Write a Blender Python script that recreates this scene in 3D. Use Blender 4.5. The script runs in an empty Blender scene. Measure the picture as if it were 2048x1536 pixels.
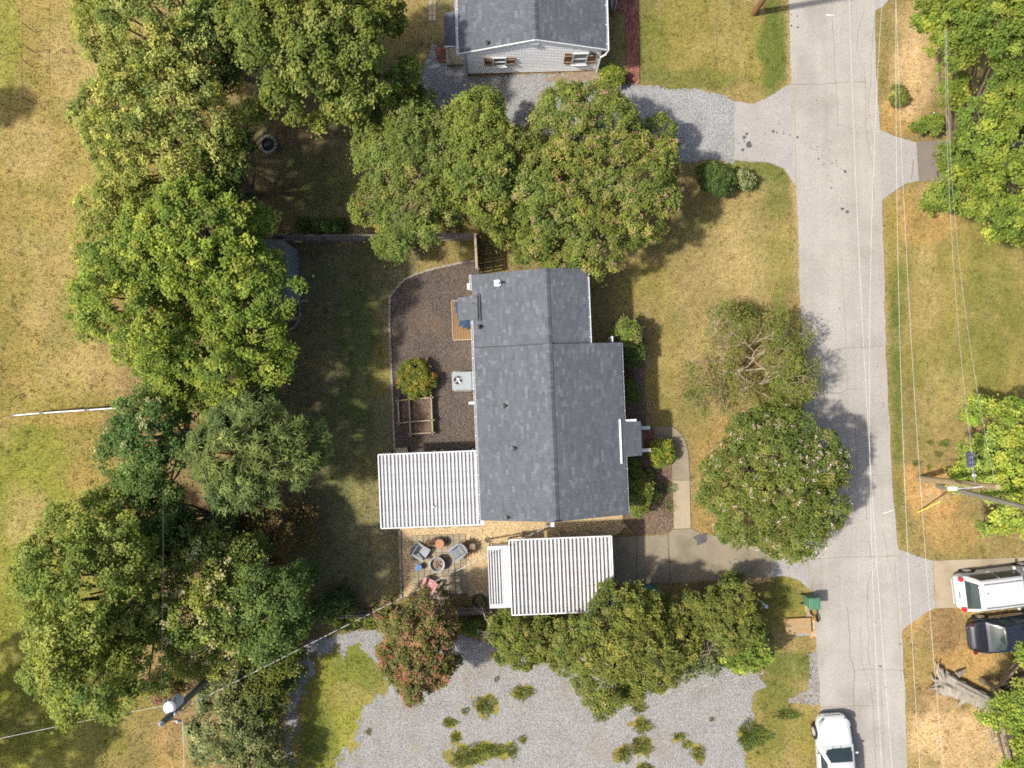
import bpy, math, random
import numpy as np
from mathutils import Vector, Matrix

# ------------------------------------------------------------------ camera, sky, sun, exposure
R = math.radians
F = 1420.0      # focal length in photograph pixels (2048 wide)
H = 37.4        # height of the drone above the ground, metres
sc = bpy.context.scene
C = sc.collection
cam = bpy.data.cameras.new('camera'); cam_o = bpy.data.objects.new('camera', cam); C.objects.link(cam_o)
cam.sensor_width = 36.0; cam.lens = F / 2048 * 36.0; cam.clip_end = 3000.0
cam_o.location = (0, 0, H)
sc.camera = cam_o
SUN_EL, SUN_AZ = R(50), R(10)      # shadows fall towards +X, a little towards +Y
w = bpy.data.worlds.new('World'); sc.world = w; w.use_nodes = True
nt = w.node_tree
sky = nt.nodes.new('ShaderNodeTexSky'); sky.sky_type = 'NISHITA'; sky.sun_disc = False
sky.sun_elevation = SUN_EL; sky.sun_rotation = R(260); sky.air_density = 1.0; sky.dust_density = 4.5
bg = nt.nodes['Background']; bg.inputs['Strength'].default_value = 0.125
nt.links.new(sky.outputs[0], bg.inputs['Color'])
sun = bpy.data.lights.new('sun', 'SUN'); sun.energy = 4.6; sun.angle = R(2.2); sun.color = (1.0, 0.935, 0.82)
sun_o = bpy.data.objects.new('sun', sun); C.objects.link(sun_o)
sd = Vector((math.cos(SUN_EL) * math.cos(SUN_AZ), math.cos(SUN_EL) * math.sin(SUN_AZ), -math.sin(SUN_EL)))
sun_o.rotation_euler = sd.to_track_quat('-Z', 'Y').to_euler(); sun_o.location = (-20, -5, 40)
vs = sc.view_settings
vs.view_transform = 'Standard'; vs.look = 'None'; vs.exposure = 0.85; vs.gamma = 1.0; vs.use_curve_mapping = False
sc.cycles.max_bounces = 6; sc.cycles.diffuse_bounces = 4; sc.cycles.transmission_bounces = 3
sc.cycles.use_denoising = False; sc.cycles.filter_width = 1.75

# ------------------------------------------------------------------ helpers
def P(px, py, z=0.0):
    s = (H - z) / F
    return Vector(((px - 1024) * s, (768 - py) * s, z))
def S(z): return (H - z) / F
rnd = random.Random(7)

def hash2(ix, iy, seed):
    with np.errstate(over='ignore'):
        n = ix.astype(np.int64) * 374761393 + iy.astype(np.int64) * 668265263 + seed * 144269504
        n = (n ^ (n >> 13)) * 1274126177
        n = n ^ (n >> 16)
    return (n & 0xffff) / 65535.0
def vnoise(x, y, freq, seed=0):
    x = x * freq; y = y * freq
    ix = np.floor(x); iy = np.floor(y); fx = x - ix; fy = y - iy
    fx = fx * fx * (3 - 2 * fx); fy = fy * fy * (3 - 2 * fy)
    ix = ix.astype(np.int64); iy = iy.astype(np.int64)
    a = hash2(ix, iy, seed); b = hash2(ix + 1, iy, seed); c = hash2(ix, iy + 1, seed); d = hash2(ix + 1, iy + 1, seed)
    return (a * (1 - fx) + b * fx) * (1 - fy) + (c * (1 - fx) + d * fx) * fy
def fbm(x, y, freq, seed=0, octs=4):
    s = 0; a = 0.5; t = 0
    for o in range(octs):
        s = s + a * vnoise(x, y, freq * 2 ** o, seed + o * 17); t += a; a *= 0.55
    return s / t

class MB:
    def __init__(s): s.v = []; s.f = []; s.m = []; s.mi = 0
    def add(s, vs_, fs):
        o = len(s.v); s.v += [tuple(p) for p in vs_]
        for f in fs: s.f.append(tuple(i + o for i in f)); s.m.append(s.mi)
        return s
    def box(s, c, d, rz=0.0, M=None, taper=1.0):
        x, y, z = d[0] / 2, d[1] / 2, d[2] / 2
        pts = [Vector((i * x * (taper if k > 0 else 1), j * y * (taper if k > 0 else 1), k * z)) for k in (-1, 1) for j in (-1, 1) for i in (-1, 1)]
        m = Matrix.Translation(Vector(c)) @ (M if M is not None else Matrix.Rotation(rz, 4, 'Z'))
        return s.add([m @ p for p in pts], [(0, 2, 3, 1), (4, 5, 7, 6), (0, 1, 5, 4), (2, 6, 7, 3), (0, 4, 6, 2), (1, 3, 7, 5)])
    def bar(s, a, b, wd, th, up=Vector((0, 0, 1))):
        a = Vector(a); b = Vector(b); d = b - a; L = d.length; d.normalize()
        if abs(d.dot(up)) > 0.98: up = Vector((1, 0, 0))
        sx = d.cross(up).normalized(); u = sx.cross(d)
        M = Matrix((d, sx, u)).transposed().to_4x4()
        return s.box((a + b) / 2, (L, wd, th), M=M)
    def tube(s, pts, rad, n=6, caps=True):
        pts = [Vector(p) for p in pts]
        if not hasattr(rad, '__len__'): rad = [rad] * len(pts)
        o = len(s.v); vs_ = []; fs = []
        up = Vector((0.31, 0.22, 0.93))
        for i, p in enumerate(pts):
            d = (pts[min(i + 1, len(pts) - 1)] - pts[max(i - 1, 0)])
            if d.length < 1e-6: d = Vector((0, 0, 1))
            d.normalize()
            a = d.cross(up)
            if a.length < 0.05: a = d.cross(Vector((1, 0, 0)))
            a.normalize(); b = d.cross(a)
            for k in range(n):
                t = 2 * math.pi * k / n
                vs_.append(p + (a * math.cos(t) + b * math.sin(t)) * rad[i])
        for i in range(len(pts) - 1):
            for k in range(n):
                k2 = (k + 1) % n
                fs.append((i * n + k, i * n + k2, (i + 1) * n + k2, (i + 1) * n + k))
        if caps:
            fs.append(tuple(range(n - 1, -1, -1))); fs.append(tuple((len(pts) - 1) * n + k for k in range(n)))
        return s.add(vs_, fs)
    def lathe(s, prof, c=(0, 0, 0), n=20, capb=True, capt=True):
        vs_ = []; fs = []
        for r, z in prof:
            for k in range(n):
                t = 2 * math.pi * k / n
                vs_.append((c[0] + r * math.cos(t), c[1] + r * math.sin(t), c[2] + z))
        for i in range(len(prof) - 1):
            for k in range(n):
                k2 = (k + 1) % n
                fs.append((i * n + k, i * n + k2, (i + 1) * n + k2, (i + 1) * n + k))
        if capb: fs.append(tuple(range(n - 1, -1, -1)))
        if capt: fs.append(tuple((len(prof) - 1) * n + k for k in range(n)))
        return s.add(vs_, fs)
    def prism(s, poly, z0, z1):
        n = len(poly)
        a = sum(poly[i][0] * poly[(i + 1) % n][1] - poly[(i + 1) % n][0] * poly[i][1] for i in range(n))
        if a < 0: poly = poly[::-1]
        vs_ = [(p[0], p[1], z0) for p in poly] + [(p[0], p[1], z1) for p in poly]
        fs = [tuple(range(n - 1, -1, -1)), tuple(range(n, 2 * n))] + [(i, (i + 1) % n, n + (i + 1) % n, n + i) for i in range(n)]
        return s.add(vs_, fs)
    def mesh(s, name, mat, smooth=False):
        me = bpy.data.meshes.new(name); me.from_pydata(s.v, [], s.f)
        for m in (mat if isinstance(mat, (list, tuple)) else [mat]): me.materials.append(m)
        if isinstance(mat, (list, tuple)): me.polygons.foreach_set('material_index', s.m)
        if smooth: me.polygons.foreach_set('use_smooth', [True] * len(s.f))
        me.update(); return me
    def build(s, name, mat, parent=None, smooth=False, bevel=0.0):
        o = link(name, s.mesh(name, mat, smooth), parent)
        if bevel:
            b = o.modifiers.new('bevel', 'BEVEL'); b.width = bevel; b.segments = 2; b.limit_method = 'ANGLE'; b.angle_limit = R(40)
        return o
def link(name, data, parent=None):
    o = bpy.data.objects.new(name, data); C.objects.link(o)
    if parent is not None: o.parent = parent
    return o
def tag(o, label, cat, group=None):
    o['label'] = label; o['category'] = cat
    if group: o['group'] = group
    return o
def thing(name, label, cat, loc=(0, 0, 0), rz=0.0, group=None):
    o = link(name, None); o.location = loc; o.rotation_euler = (0, 0, rz); o.empty_display_size = 0.3
    return tag(o, label, cat, group)
def struct(o): o['kind'] = 'structure'; return o
def stuff(o): o['kind'] = 'stuff'; return o
def at(o, loc, rot=(0, 0, 0), scale=(1, 1, 1)):
    o.location = loc; o.rotation_euler = rot; o.scale = scale; return o
def raw_mesh(name, V, Q, mat, col=None, smooth=False):
    """numpy verts (N,3), quads or tris (M,k), optional per-vertex colour"""
    me = bpy.data.meshes.new(name); k = Q.shape[1]
    me.vertices.add(len(V)); me.vertices.foreach_set('co', np.ascontiguousarray(V, dtype=np.float32).ravel())
    me.loops.add(Q.size); me.loops.foreach_set('vertex_index', np.ascontiguousarray(Q, dtype=np.int32).ravel())
    me.polygons.add(len(Q)); me.polygons.foreach_set('loop_start', np.arange(0, Q.size, k, dtype=np.int32))
    me.polygons.foreach_set('use_smooth', np.full(len(Q), bool(smooth)))
    me.update(calc_edges=True)
    if col is not None:
        a = me.attributes.new('Col', 'FLOAT_COLOR', 'POINT')
        c4 = np.ones((len(V), 4), dtype=np.float32); c4[:, :3] = col
        a.data.foreach_set('color', c4.ravel())
    me.materials.append(mat)
    return me

# ------------------------------------------------------------------ materials
def _new(name):
    m = bpy.data.materials.new(name); m.use_nodes = True
    return m, m.node_tree, m.node_tree.nodes['Principled BSDF']
def _noise(t, vec, scale, detail=3, rough=0.6):
    n = t.nodes.new('ShaderNodeTexNoise'); n.inputs['Scale'].default_value = scale
    n.inputs['Detail'].default_value = detail; n.inputs['Roughness'].default_value = rough
    t.links.new(vec, n.inputs['Vector']); return n.outputs['Fac']
def _range(t, v, lo, hi, a=0.25, b=0.75):
    n = t.nodes.new('ShaderNodeMapRange'); t.links.new(v, n.inputs['Value'])
    for k, x in zip(('From Min', 'From Max', 'To Min', 'To Max'), (a, b, lo, hi)): n.inputs[k].default_value = x
    return n.outputs[0]
def _mul(t, a, b):
    n = t.nodes.new('ShaderNodeMath'); n.operation = 'MULTIPLY'; t.links.new(a, n.inputs[0]); t.links.new(b, n.inputs[1]); return n.outputs[0]
def mat(name, col, rough=0.7, var=0.15, scale=4.0, fine=0.0, fscale=60.0, bump=0.0, bscale=80.0, metal=0.0, spec=0.35,
        orand=0.0, attr=False, col2=None, c2scale=1.2, c2lo=0.5, c2hi=0.65, coat=0.0, stretch=None, streak=None):
    m, t, b = _new(name)
    tc = t.nodes.new('ShaderNodeTexCoord'); vec = tc.outputs['Object']
    if stretch:
        mp = t.nodes.new('ShaderNodeMapping'); mp.inputs['Scale'].default_value = stretch
        t.links.new(vec, mp.inputs['Vector']); vec = mp.outputs[0]
    if attr:
        a = t.nodes.new('ShaderNodeAttribute'); a.attribute_name = 'Col'; base = a.outputs['Color']
    else:
        rgb = t.nodes.new('ShaderNodeRGB'); rgb.outputs[0].default_value = (*col, 1); base = rgb.outputs[0]
    if col2 is not None:
        mx = t.nodes.new('ShaderNodeMix'); mx.data_type = 'RGBA'
        t.links.new(_range(t, _noise(t, vec, c2scale, 5), 0, 1, c2lo, c2hi), mx.inputs[0])
        t.links.new(base, mx.inputs[6]); mx.inputs[7].default_value = (*col2, 1); base = mx.outputs[2]
    val = _range(t, _noise(t, vec, scale), 1 - var, 1 + var)
    if fine: val = _mul(t, val, _range(t, _noise(t, vec, fscale, 2), 1 - fine, 1 + fine, 0.3, 0.7))
    if streak:
        sm = t.nodes.new('ShaderNodeMapping'); sm.inputs['Scale'].default_value = streak[:3]; t.links.new(tc.outputs['Object'], sm.inputs['Vector'])
        val = _mul(t, val, _range(t, _noise(t, sm.outputs[0], 1.0, 5, 0.65), 1 - streak[3], 1 + streak[3]))
    if orand:
        oi = t.nodes.new('ShaderNodeObjectInfo'); val = _mul(t, val, _range(t, oi.outputs['Random'], 1 - orand, 1 + orand, 0, 1))
    hs = t.nodes.new('ShaderNodeHueSaturation'); t.links.new(base, hs.inputs['Color']); t.links.new(val, hs.inputs['Value'])
    t.links.new(hs.outputs[0], b.inputs['Base Color'])
    b.inputs['Roughness'].default_value = rough; b.inputs['Metallic'].default_value = metal
    b.inputs['Specular IOR Level'].default_value = spec
    if coat: b.inputs['Coat Weight'].default_value = coat; b.inputs['Coat Roughness'].default_value = 0.05
    if bump:
        bp = t.nodes.new('ShaderNodeBump'); bp.inputs['Strength'].default_value = bump; bp.inputs['Distance'].default_value = 0.02
        t.links.new(_noise(t, vec, bscale, 3), bp.inputs['Height']); t.links.new(bp.outputs[0], b.inputs['Normal'])
    return m
def leafmat(name, trans=0.3, rough=0.45, spec=0.35):
    m, t, b = _new(name)
    a = t.nodes.new('ShaderNodeAttribute'); a.attribute_name = 'Col'
    t.links.new(a.outputs['Color'], b.inputs['Base Color'])
    b.inputs['Roughness'].default_value = rough; b.inputs['Specular IOR Level'].default_value = spec
    tr = t.nodes.new('ShaderNodeBsdfTranslucent')
    hs = t.nodes.new('ShaderNodeHueSaturation'); hs.inputs['Saturation'].default_value = 1.15; hs.inputs['Value'].default_value = 1.25
    t.links.new(a.outputs['Color'], hs.inputs['Color']); t.links.new(hs.outputs[0], tr.inputs['Color'])
    mx = t.nodes.new('ShaderNodeMixShader'); mx.inputs[0].default_value = trans
    t.links.new(b.outputs[0], mx.inputs[1]); t.links.new(tr.outputs[0], mx.inputs[2])
    t.links.new(mx.outputs[0], t.nodes['Material Output'].inputs['Surface'])
    return m
def gravelmat(name, c0, c1, vscale=22.0, warm=None):
    """stones: voronoi cells with random grey, plus bump"""
    m, t, b = _new(name)
    tc = t.nodes.new('ShaderNodeTexCoord'); vec = tc.outputs['Object']
    v = t.nodes.new('ShaderNodeTexVoronoi'); v.inputs['Scale'].default_value = vscale; t.links.new(vec, v.inputs['Vector'])
    sep = t.nodes.new('ShaderNodeSeparateColor'); t.links.new(v.outputs['Color'], sep.inputs[0])
    mx = t.nodes.new('ShaderNodeMix'); mx.data_type = 'RGBA'
    mx.inputs[6].default_value = (*c0, 1); mx.inputs[7].default_value = (*c1, 1)
    t.links.new(sep.outputs[0], mx.inputs[0]); base = mx.outputs[2]
    if warm is not None:
        m2 = t.nodes.new('ShaderNodeMix'); m2.data_type = 'RGBA'
        t.links.new(_range(t, _noise(t, vec, 0.55, 6, 0.65), 0, 0.75, 0.52, 0.72), m2.inputs[0])
        t.links.new(base, m2.inputs[6]); m2.inputs[7].default_value = (*warm, 1); base = m2.outputs[2]
    hs = t.nodes.new('ShaderNodeHueSaturation'); t.links.new(base, hs.inputs['Color'])
    t.links.new(_mul(t, _range(t, _noise(t, vec, 0.9), 0.88, 1.1), _range(t, _noise(t, vec, 9, 3), 0.8, 1.2)), hs.inputs['Value'])
    t.links.new(hs.outputs[0], b.inputs['Base Color']); b.inputs['Roughness'].default_value = 0.9
    bp = t.nodes.new('ShaderNodeBump'); bp.inputs['Strength'].default_value = 0.9; bp.inputs['Distance'].default_value = 0.03; bp.invert = True
    t.links.new(v.outputs['Distance'], bp.inputs['Height']); t.links.new(bp.outputs[0], b.inputs['Normal'])
    return m

M = {}
M['ground'] = mat('lawn', (0, 0, 0), rough=0.95, var=0.22, scale=5.5, fine=0.42, fscale=20, bump=1.0, bscale=22, spec=0.1, attr=True)
M['grass'] = leafmat('grass_blade', 0.25, 0.7, 0.08)
M['leaf'] = leafmat('leaf', 0.42, 0.6, 0.14)
M['petal'] = leafmat('petal', 0.3, 0.7, 0.1)
M['bark'] = mat('bark', (0.11, 0.085, 0.06), 0.9, 0.3, 3, 0.25, 30, 0.5, 40)
M['barkpale'] = mat('bark_pale', (0.25, 0.2, 0.15), 0.85, 0.25, 3, 0.2, 30)
M['asphalt'] = mat('asphalt', (0.232, 0.222, 0.203), 0.95, 0.08, 0.5, 0.26, 26, 0.35, 60, spec=0.2, col2=(0.2, 0.187, 0.168), c2scale=0.35, streak=(1.1, 0.05, 1, 0.1))
M['asphaltdark'] = mat('asphalt_dark', (0.13, 0.115, 0.098), 0.95, 0.12, 0.8, 0.2, 30, 0.3, 60, spec=0.2)
M['apron'] = mat('apron', (0.215, 0.207, 0.2), 0.95, 0.08, 0.8, 0.26, 26, 0.35, 60, spec=0.2)
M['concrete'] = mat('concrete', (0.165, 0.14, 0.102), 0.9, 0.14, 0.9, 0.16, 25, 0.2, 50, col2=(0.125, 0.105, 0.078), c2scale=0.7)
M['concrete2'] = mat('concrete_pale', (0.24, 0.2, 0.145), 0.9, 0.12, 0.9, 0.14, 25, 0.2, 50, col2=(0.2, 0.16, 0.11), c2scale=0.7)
M['crack'] = mat('crack', (0.135, 0.118, 0.1), 0.95, 0.3, 3)
M['oil'] = mat('oil_stain', (0.06, 0.058, 0.06), 0.7, 0.2, 3)
M['gravel'] = gravelmat('gravel', (0.105, 0.104, 0.105), (0.25, 0.245, 0.238), 27, (0.17, 0.145, 0.108))
M['gravelgrey'] = gravelmat('gravel_drive', (0.12, 0.122, 0.128), (0.265, 0.265, 0.265), 27)
M['sand'] = gravelmat('pea_gravel', (0.24, 0.17, 0.09), (0.46, 0.35, 0.2), 27)
M['mulch'] = gravelmat('mulch', (0.024, 0.019, 0.016), (0.09, 0.068, 0.054), 19, (0.105, 0.066, 0.038))
M['mulch2'] = gravelmat('mulch_front', (0.05, 0.036, 0.028), (0.14, 0.09, 0.06), 15, (0.1, 0.06, 0.04))
M['dirt'] = mat('dirt', (0.4, 0.265, 0.13), 0.95, 0.15, 1.0, 0.2, 14, 0.5, 20, spec=0.1, col2=(0.26, 0.17, 0.08), c2scale=0.5)
M['shingle'] = mat('shingle', (0, 0, 0), 0.9, 0.1, 0.45, 0.12, 45, spec=0.2, attr=True, streak=(0.35, 3.0, 0.35, 0.07))
M['ridge'] = mat('ridge_shingle', (0.066, 0.074, 0.086), 0.9, 0.1, 4, 0.15, 70, orand=0.22, spec=0.25)
M['deck'] = mat('roof_deck', (0.04, 0.043, 0.05), 0.9)
M['white'] = mat('white_paint', (0.5, 0.51, 0.52), 0.5, 0.05, 2, 0.05, 20)
M['siding'] = mat('white_siding', (0.84, 0.85, 0.87), 0.55, 0.05, 1.5, 0.04, 20, orand=0.03)
M['panel'] = mat('white_roof_panel', (0.36, 0.37, 0.385), 0.55, 0.08, 1.2, 0.06, 25, orand=0.09, stretch=(1, 0.25, 1), col2=(0.24, 0.225, 0.2), c2scale=0.9, c2lo=0.52, c2hi=0.75)
M['pandirtshade'] = mat('shaded_dirty_pan', (0.25, 0.255, 0.27), 0.8, 0.3, 2.5, 0.2, 25, col2=(0.11, 0.08, 0.06), c2scale=1.5, c2lo=0.5, c2hi=0.7)  # grey base paints in the trough shade between ribs; brown patches are dirt
M['pandirtshade2'] = mat('leafy_pan', (0.11, 0.105, 0.105), 0.85, 0.35, 3, 0.3, 25, col2=(0.1, 0.055, 0.03), c2scale=0.8, c2lo=0.5, c2hi=0.66)
M['wood'] = mat('weathered_wood', (0.155, 0.135, 0.115), 0.9, 0.25, 3, 0.2, 30, orand=0.22)
M['timber'] = mat('bed_timber', (0.25, 0.2, 0.135), 0.85, 0.15, 5, 0.15, 30, orand=0.12)
M['polewood'] = mat('pole_wood', (0.22, 0.17, 0.095), 0.85, 0.15, 3, 0.15, 30, stretch=(3, 3, 0.4))
M['polebrown'] = mat('pole_brown', (0.14, 0.075, 0.035), 0.85, 0.2, 3, 0.2, 30, stretch=(3, 3, 0.4))
M['polegrey'] = mat('pole_grey', (0.13, 0.125, 0.1), 0.85, 0.2, 3, 0.2, 30, stretch=(3, 3, 0.4))
M['plywood'] = mat('plywood', (0.145, 0.085, 0.04), 0.8, 0.15, 6, 0.15, 40, stretch=(1, 6, 1))
M['shutter'] = mat('stained_cedar', (0.16, 0.07, 0.02), 0.7, 0.2, 6, 0.15, 40, orand=0.15, stretch=(6, 6, 1))
M['brick'] = mat('brick', (0.17, 0.08, 0.055), 0.9, 0.2, 6, 0.2, 40, orand=0.35)
M['brickred'] = mat('brick_red', (0.17, 0.07, 0.05), 0.9, 0.2, 6, 0.2, 40, orand=0.45)
M['mortar'] = mat('mortar', (0.08, 0.06, 0.045), 0.95, 0.2, 3)
M['paver'] = mat('paver', (0.2, 0.17, 0.115), 0.9, 0.15, 3, 0.15, 40, orand=0.13)
M['block'] = mat('edging_block', (0.2, 0.18, 0.15), 0.9, 0.2, 5, 0.2, 40, orand=0.15)
M['stone'] = mat('ring_stone', (0.2, 0.185, 0.165), 0.9, 0.25, 4, 0.2, 30, orand=0.2)
M['ash'] = mat('ash', (0.03, 0.028, 0.027), 0.95, 0.4, 6, 0.3, 30)
M['metal'] = mat('grey_metal', (0.19, 0.22, 0.235), 0.5, 0.06, 3, 0.05, 30, metal=0.2)
M['steel'] = mat('galvanised', (0.26, 0.27, 0.28), 0.5, 0.12, 3, metal=0.3)
M['dark'] = mat('dark_metal', (0.03, 0.032, 0.035), 0.5)
M['black'] = mat('black_rubber', (0.015, 0.015, 0.016), 0.8)
M['rust'] = mat('rusty_steel', (0.16, 0.11, 0.09), 0.8, 0.3, 8, 0.2, 40, metal=0.2)
M['tarp'] = mat('blue_tarp', (0.025, 0.06, 0.125), 0.4, 0.2, 5, 0.1, 30)
M['chairgrey'] = mat('chair_grey', (0.17, 0.185, 0.21), 0.6, 0.08, 4, orand=0.05)
M['chairpink'] = mat('chair_pink', (0.36, 0.17, 0.18), 0.6, 0.1, 4, orand=0.06)
M['orange'] = mat('orange_table', (0.27, 0.125, 0.055), 0.6, 0.15, 6)
M['teal'] = mat('grey_teal', (0.12, 0.14, 0.14), 0.6, 0.12, 5)
M['blue'] = mat('blue_stool', (0.06, 0.125, 0.26), 0.5, 0.12, 5)
M['bingreen'] = mat('green_bin', (0.05, 0.13, 0.075), 0.5, 0.08, 4)
M['binblue'] = mat('blue_green_bin', (0.03, 0.16, 0.2), 0.5, 0.15, 4)
M['card'] = mat('cardboard', (0.24, 0.16, 0.08), 0.85, 0.08, 4, 0.08, 20)
M['straw'] = mat('straw', (0.16, 0.105, 0.03), 0.9, 0.35, 20, 0.3, 60)
M['plastic'] = mat('white_plastic', (0.45, 0.46, 0.48), 0.4, 0.04, 3)
M['grime'] = mat('grey_plastic', (0.18, 0.19, 0.2), 0.5, 0.08, 3)
M['yellow'] = mat('yellow_marker', (0.6, 0.43, 0.03), 0.5)
M['cable'] = mat('pale_cable', (0.36, 0.37, 0.35), 0.5, 0.15, 1.0)
M['cabledark'] = mat('grey_cable', (0.25, 0.25, 0.22), 0.6, 0.2, 1.0)
M['navy'] = mat('dark_transformer', (0.05, 0.055, 0.09), 0.5)
M['deadwood'] = mat('grey_dead_wood', (0.2, 0.18, 0.15), 0.9, 0.3, 3, 0.3, 20, 0.5, 20, stretch=(3, 1, 1))
M['carwhite'] = mat('white_car_paint', (0.38, 0.39, 0.4), 0.4, 0.02, 2, coat=0.8)
M['taildark'] = mat('dim_red_lamp', (0.06, 0.012, 0.015), 0.2)
M['carblack'] = mat('black_car_paint', (0.012, 0.013, 0.02), 0.3, 0.05, 2, coat=1.0)
M['glass'] = mat('car_glass', (0.02, 0.03, 0.032), 0.08, 0.1, 2, spec=0.6)
M['lampglass'] = mat('lamp_glass', (0.2, 0.21, 0.22), 0.1, 0.1, 3, spec=0.6)
M['redlamp'] = mat('red_lamp', (0.5, 0.015, 0.02), 0.25, 0.05, 3)
M['rim'] = mat('wheel_rim', (0.5, 0.5, 0.5), 0.35, 0.05, 3, metal=0.5)
M['window'] = mat('window_glass', (0.1, 0.12, 0.15), 0.12, 0.1, 2, spec=0.6)

# ------------------------------------------------------------------ ground
def blob(px, py, cx, cy, rx, ry, soft=0.5, nz=0.7, seed=1):
    d = np.sqrt(((px - cx) / rx) ** 2 + ((py - cy) / ry) ** 2)
    d = d + (fbm(px, py, 1 / 45.0, seed, 4) - 0.5) * nz * 2
    t = np.clip((1 + soft * 0.5 - d) / soft, 0, 1)
    return t * t * (3 - 2 * t)
TAN = np.array((0.165, 0.128, 0.05)); STRAW = np.array((0.25, 0.19, 0.085)); GREEN = np.array((0.066, 0.088, 0.018))
FIELD = np.array((0.185, 0.142, 0.045)); LIME = np.array((0.135, 0.142, 0.024)); ORANGE = np.array((0.29, 0.18, 0.068))
BROWN = np.array((0.14, 0.095, 0.05)); YARD = np.array((0.118, 0.108, 0.056)); OLIVE = np.array((0.15, 0.13, 0.032)); PALE = np.array((0.33, 0.23, 0.12))
BLOBS = [  # colour, weight, px, py, rx, ry
    (FIELD, 1.0, 60, 420, 330, 560), (LIME, .75, 10, 90, 30, 120), (STRAW, .55, 150, 120, 60, 90), (STRAW, .5, 60, 300, 50, 70),
    (STRAW, .45, 200, 740, 110, 60), (STRAW, .4, 110, 560, 60, 120), (GREEN, .3, 130, 640, 30, 60), (GREEN, .25, 60, 480, 30, 60),
    (OLIVE, .9, 60, 1170, 260, 400), (LIME, .75, 40, 1180, 130, 330), (LIME, .55, 110, 1420, 150, 140), (LIME, .5, 70, 900, 60, 60),
    (STRAW, .5, 60, 1040, 50, 60), (ORANGE, .5, 345, 1500, 35, 80), (ORANGE, .3, 190, 970, 50, 60), (ORANGE, .35, 120, 835, 120, 14),
    (YARD, 1.0, 640, 380, 190, 350), (YARD, 1.0, 690, 850, 190, 460), (GREEN, .6, 720, 700, 45, 170), (GREEN, .4, 700, 900, 60, 130),
    (OLIVE, .6, 760, 740, 22, 50), (STRAW, .4, 735, 425, 40, 60), (BROWN, .6, 600, 250, 60, 60), (TAN, .3, 735, 970, 30, 60),
    (GREEN, .5, 640, 370, 60, 60), (YARD, .9, 960, 60, 110, 90), (BROWN, .7, 1000, 150, 140, 40),
    (YARD, .35, 1060, 520, 110, 40),
    (OLIVE, .8, 1420, 80, 150, 90), (GREEN, .9, 1548, 90, 30, 95), (GREEN, .55, 1380, 160, 90, 24), (GREEN, .5, 1300, 80, 40, 90), (TAN, .5, 1460, 60, 40, 70),
    (GREEN, .7, 1500, 345, 70, 40), (GREEN, .6, 1555, 390, 34, 60), (OLIVE, .6, 1300, 560, 60, 40), (STRAW, .5, 1480, 520, 100, 90),
    (STRAW, .4, 1370, 640, 80, 90), (GREEN, .6, 1560, 640, 18, 90), (OLIVE, .5, 1560, 520, 25, 80), (ORANGE, .35, 1440, 890, 50, 60), (ORANGE, .35, 1410, 1030, 40, 50),
    (OLIVE, .45, 1330, 720, 30, 150),
    (OLIVE, .75, 1930, 640, 160, 210), (GREEN, .85, 1787, 780, 16, 220), (GREEN, .5, 1795, 620, 18, 90), (STRAW, .5, 1850, 600, 35, 100), (STRAW, .4, 1890, 800, 50, 90),
    (GREEN, .35, 1990, 620, 60, 90), (GREEN, .3, 1960, 720, 60, 60), (TAN, .9, 1800, 120, 45, 180), (ORANGE, .7, 1790, 230, 40, 40),
    (PALE, .85, 1835, 140, 45, 110), (PALE, .6, 1850, 30, 60, 40), (ORANGE, .6, 1850, 430, 60, 60), (PALE, .5, 1880, 390, 50, 40), (OLIVE, .6, 1785, 470, 20, 100),
    (ORANGE, 1.0, 1855, 980, 75, 52), (PALE, .5, 1865, 985, 35, 25), (ORANGE, .6, 1900, 1070, 60, 40), (TAN, .7, 1930, 900, 90, 60), (GREEN, .4, 1800, 1060, 14, 60), (GREEN, .6, 1793, 960, 14, 80),
    (ORANGE, .8, 1900, 1290, 130, 90), (BROWN, .75, 1890, 1260, 55, 50), (TAN, .7, 1830, 1320, 40, 70), (BROWN, .7, 1850, 1420, 70, 50), (PALE, .95, 1930, 1490, 120, 90),
    (PALE, .5, 1990, 1230, 60, 20), (TAN, .5, 1840, 1560, 40, 60),
    (OLIVE, .9, 1560, 1200, 70, 60), (GREEN, .6, 1570, 1190, 40, 30), (TAN, .7, 1560, 1290, 60, 30), (GREEN, .8, 1580, 1330, 45, 30), (GREEN, .75, 1545, 1385, 55, 35),
    (GREEN, .7, 1530, 1470, 60, 60), (TAN, .6, 1620, 1450, 20, 90), (BROWN, .5, 1440, 1180, 90, 18),
    (OLIVE, .85, 1150, 1450, 480, 120), (LIME, .9, 690, 1350, 90, 70), (LIME, .9, 650, 1460, 70, 120), (GREEN, .5, 730, 1330, 50, 50), (TAN, .4, 690, 1390, 40, 30), (GREEN, .5, 640, 1480, 40, 60),
    (LIME, .7, 980, 1500, 80, 25), (BROWN, .4, 880, 1240, 180, 30), (BROWN, .8, 450, 1250, 150, 300), (BROWN, .7, 420, 700, 200, 500),
]
ROADL = [(1575, -120), (1578, 0), (1580, 100), (1583, 180), (1588, 340), (1594, 420), (1600, 600), (1606, 800), (1612, 1000), (1618, 1130), (1624, 1180), (1633, 1300), (1641, 1410), (1652, 1650)]
ROADR = [(1752, -120), (1750, 0), (1750, 70), (1755, 200), (1760, 260), (1764, 400), (1769, 600), (1774, 760), (1781, 900), (1786, 1000), (1797, 1100), (1804, 1270), (1810, 1400), (1818, 1650)]
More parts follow.
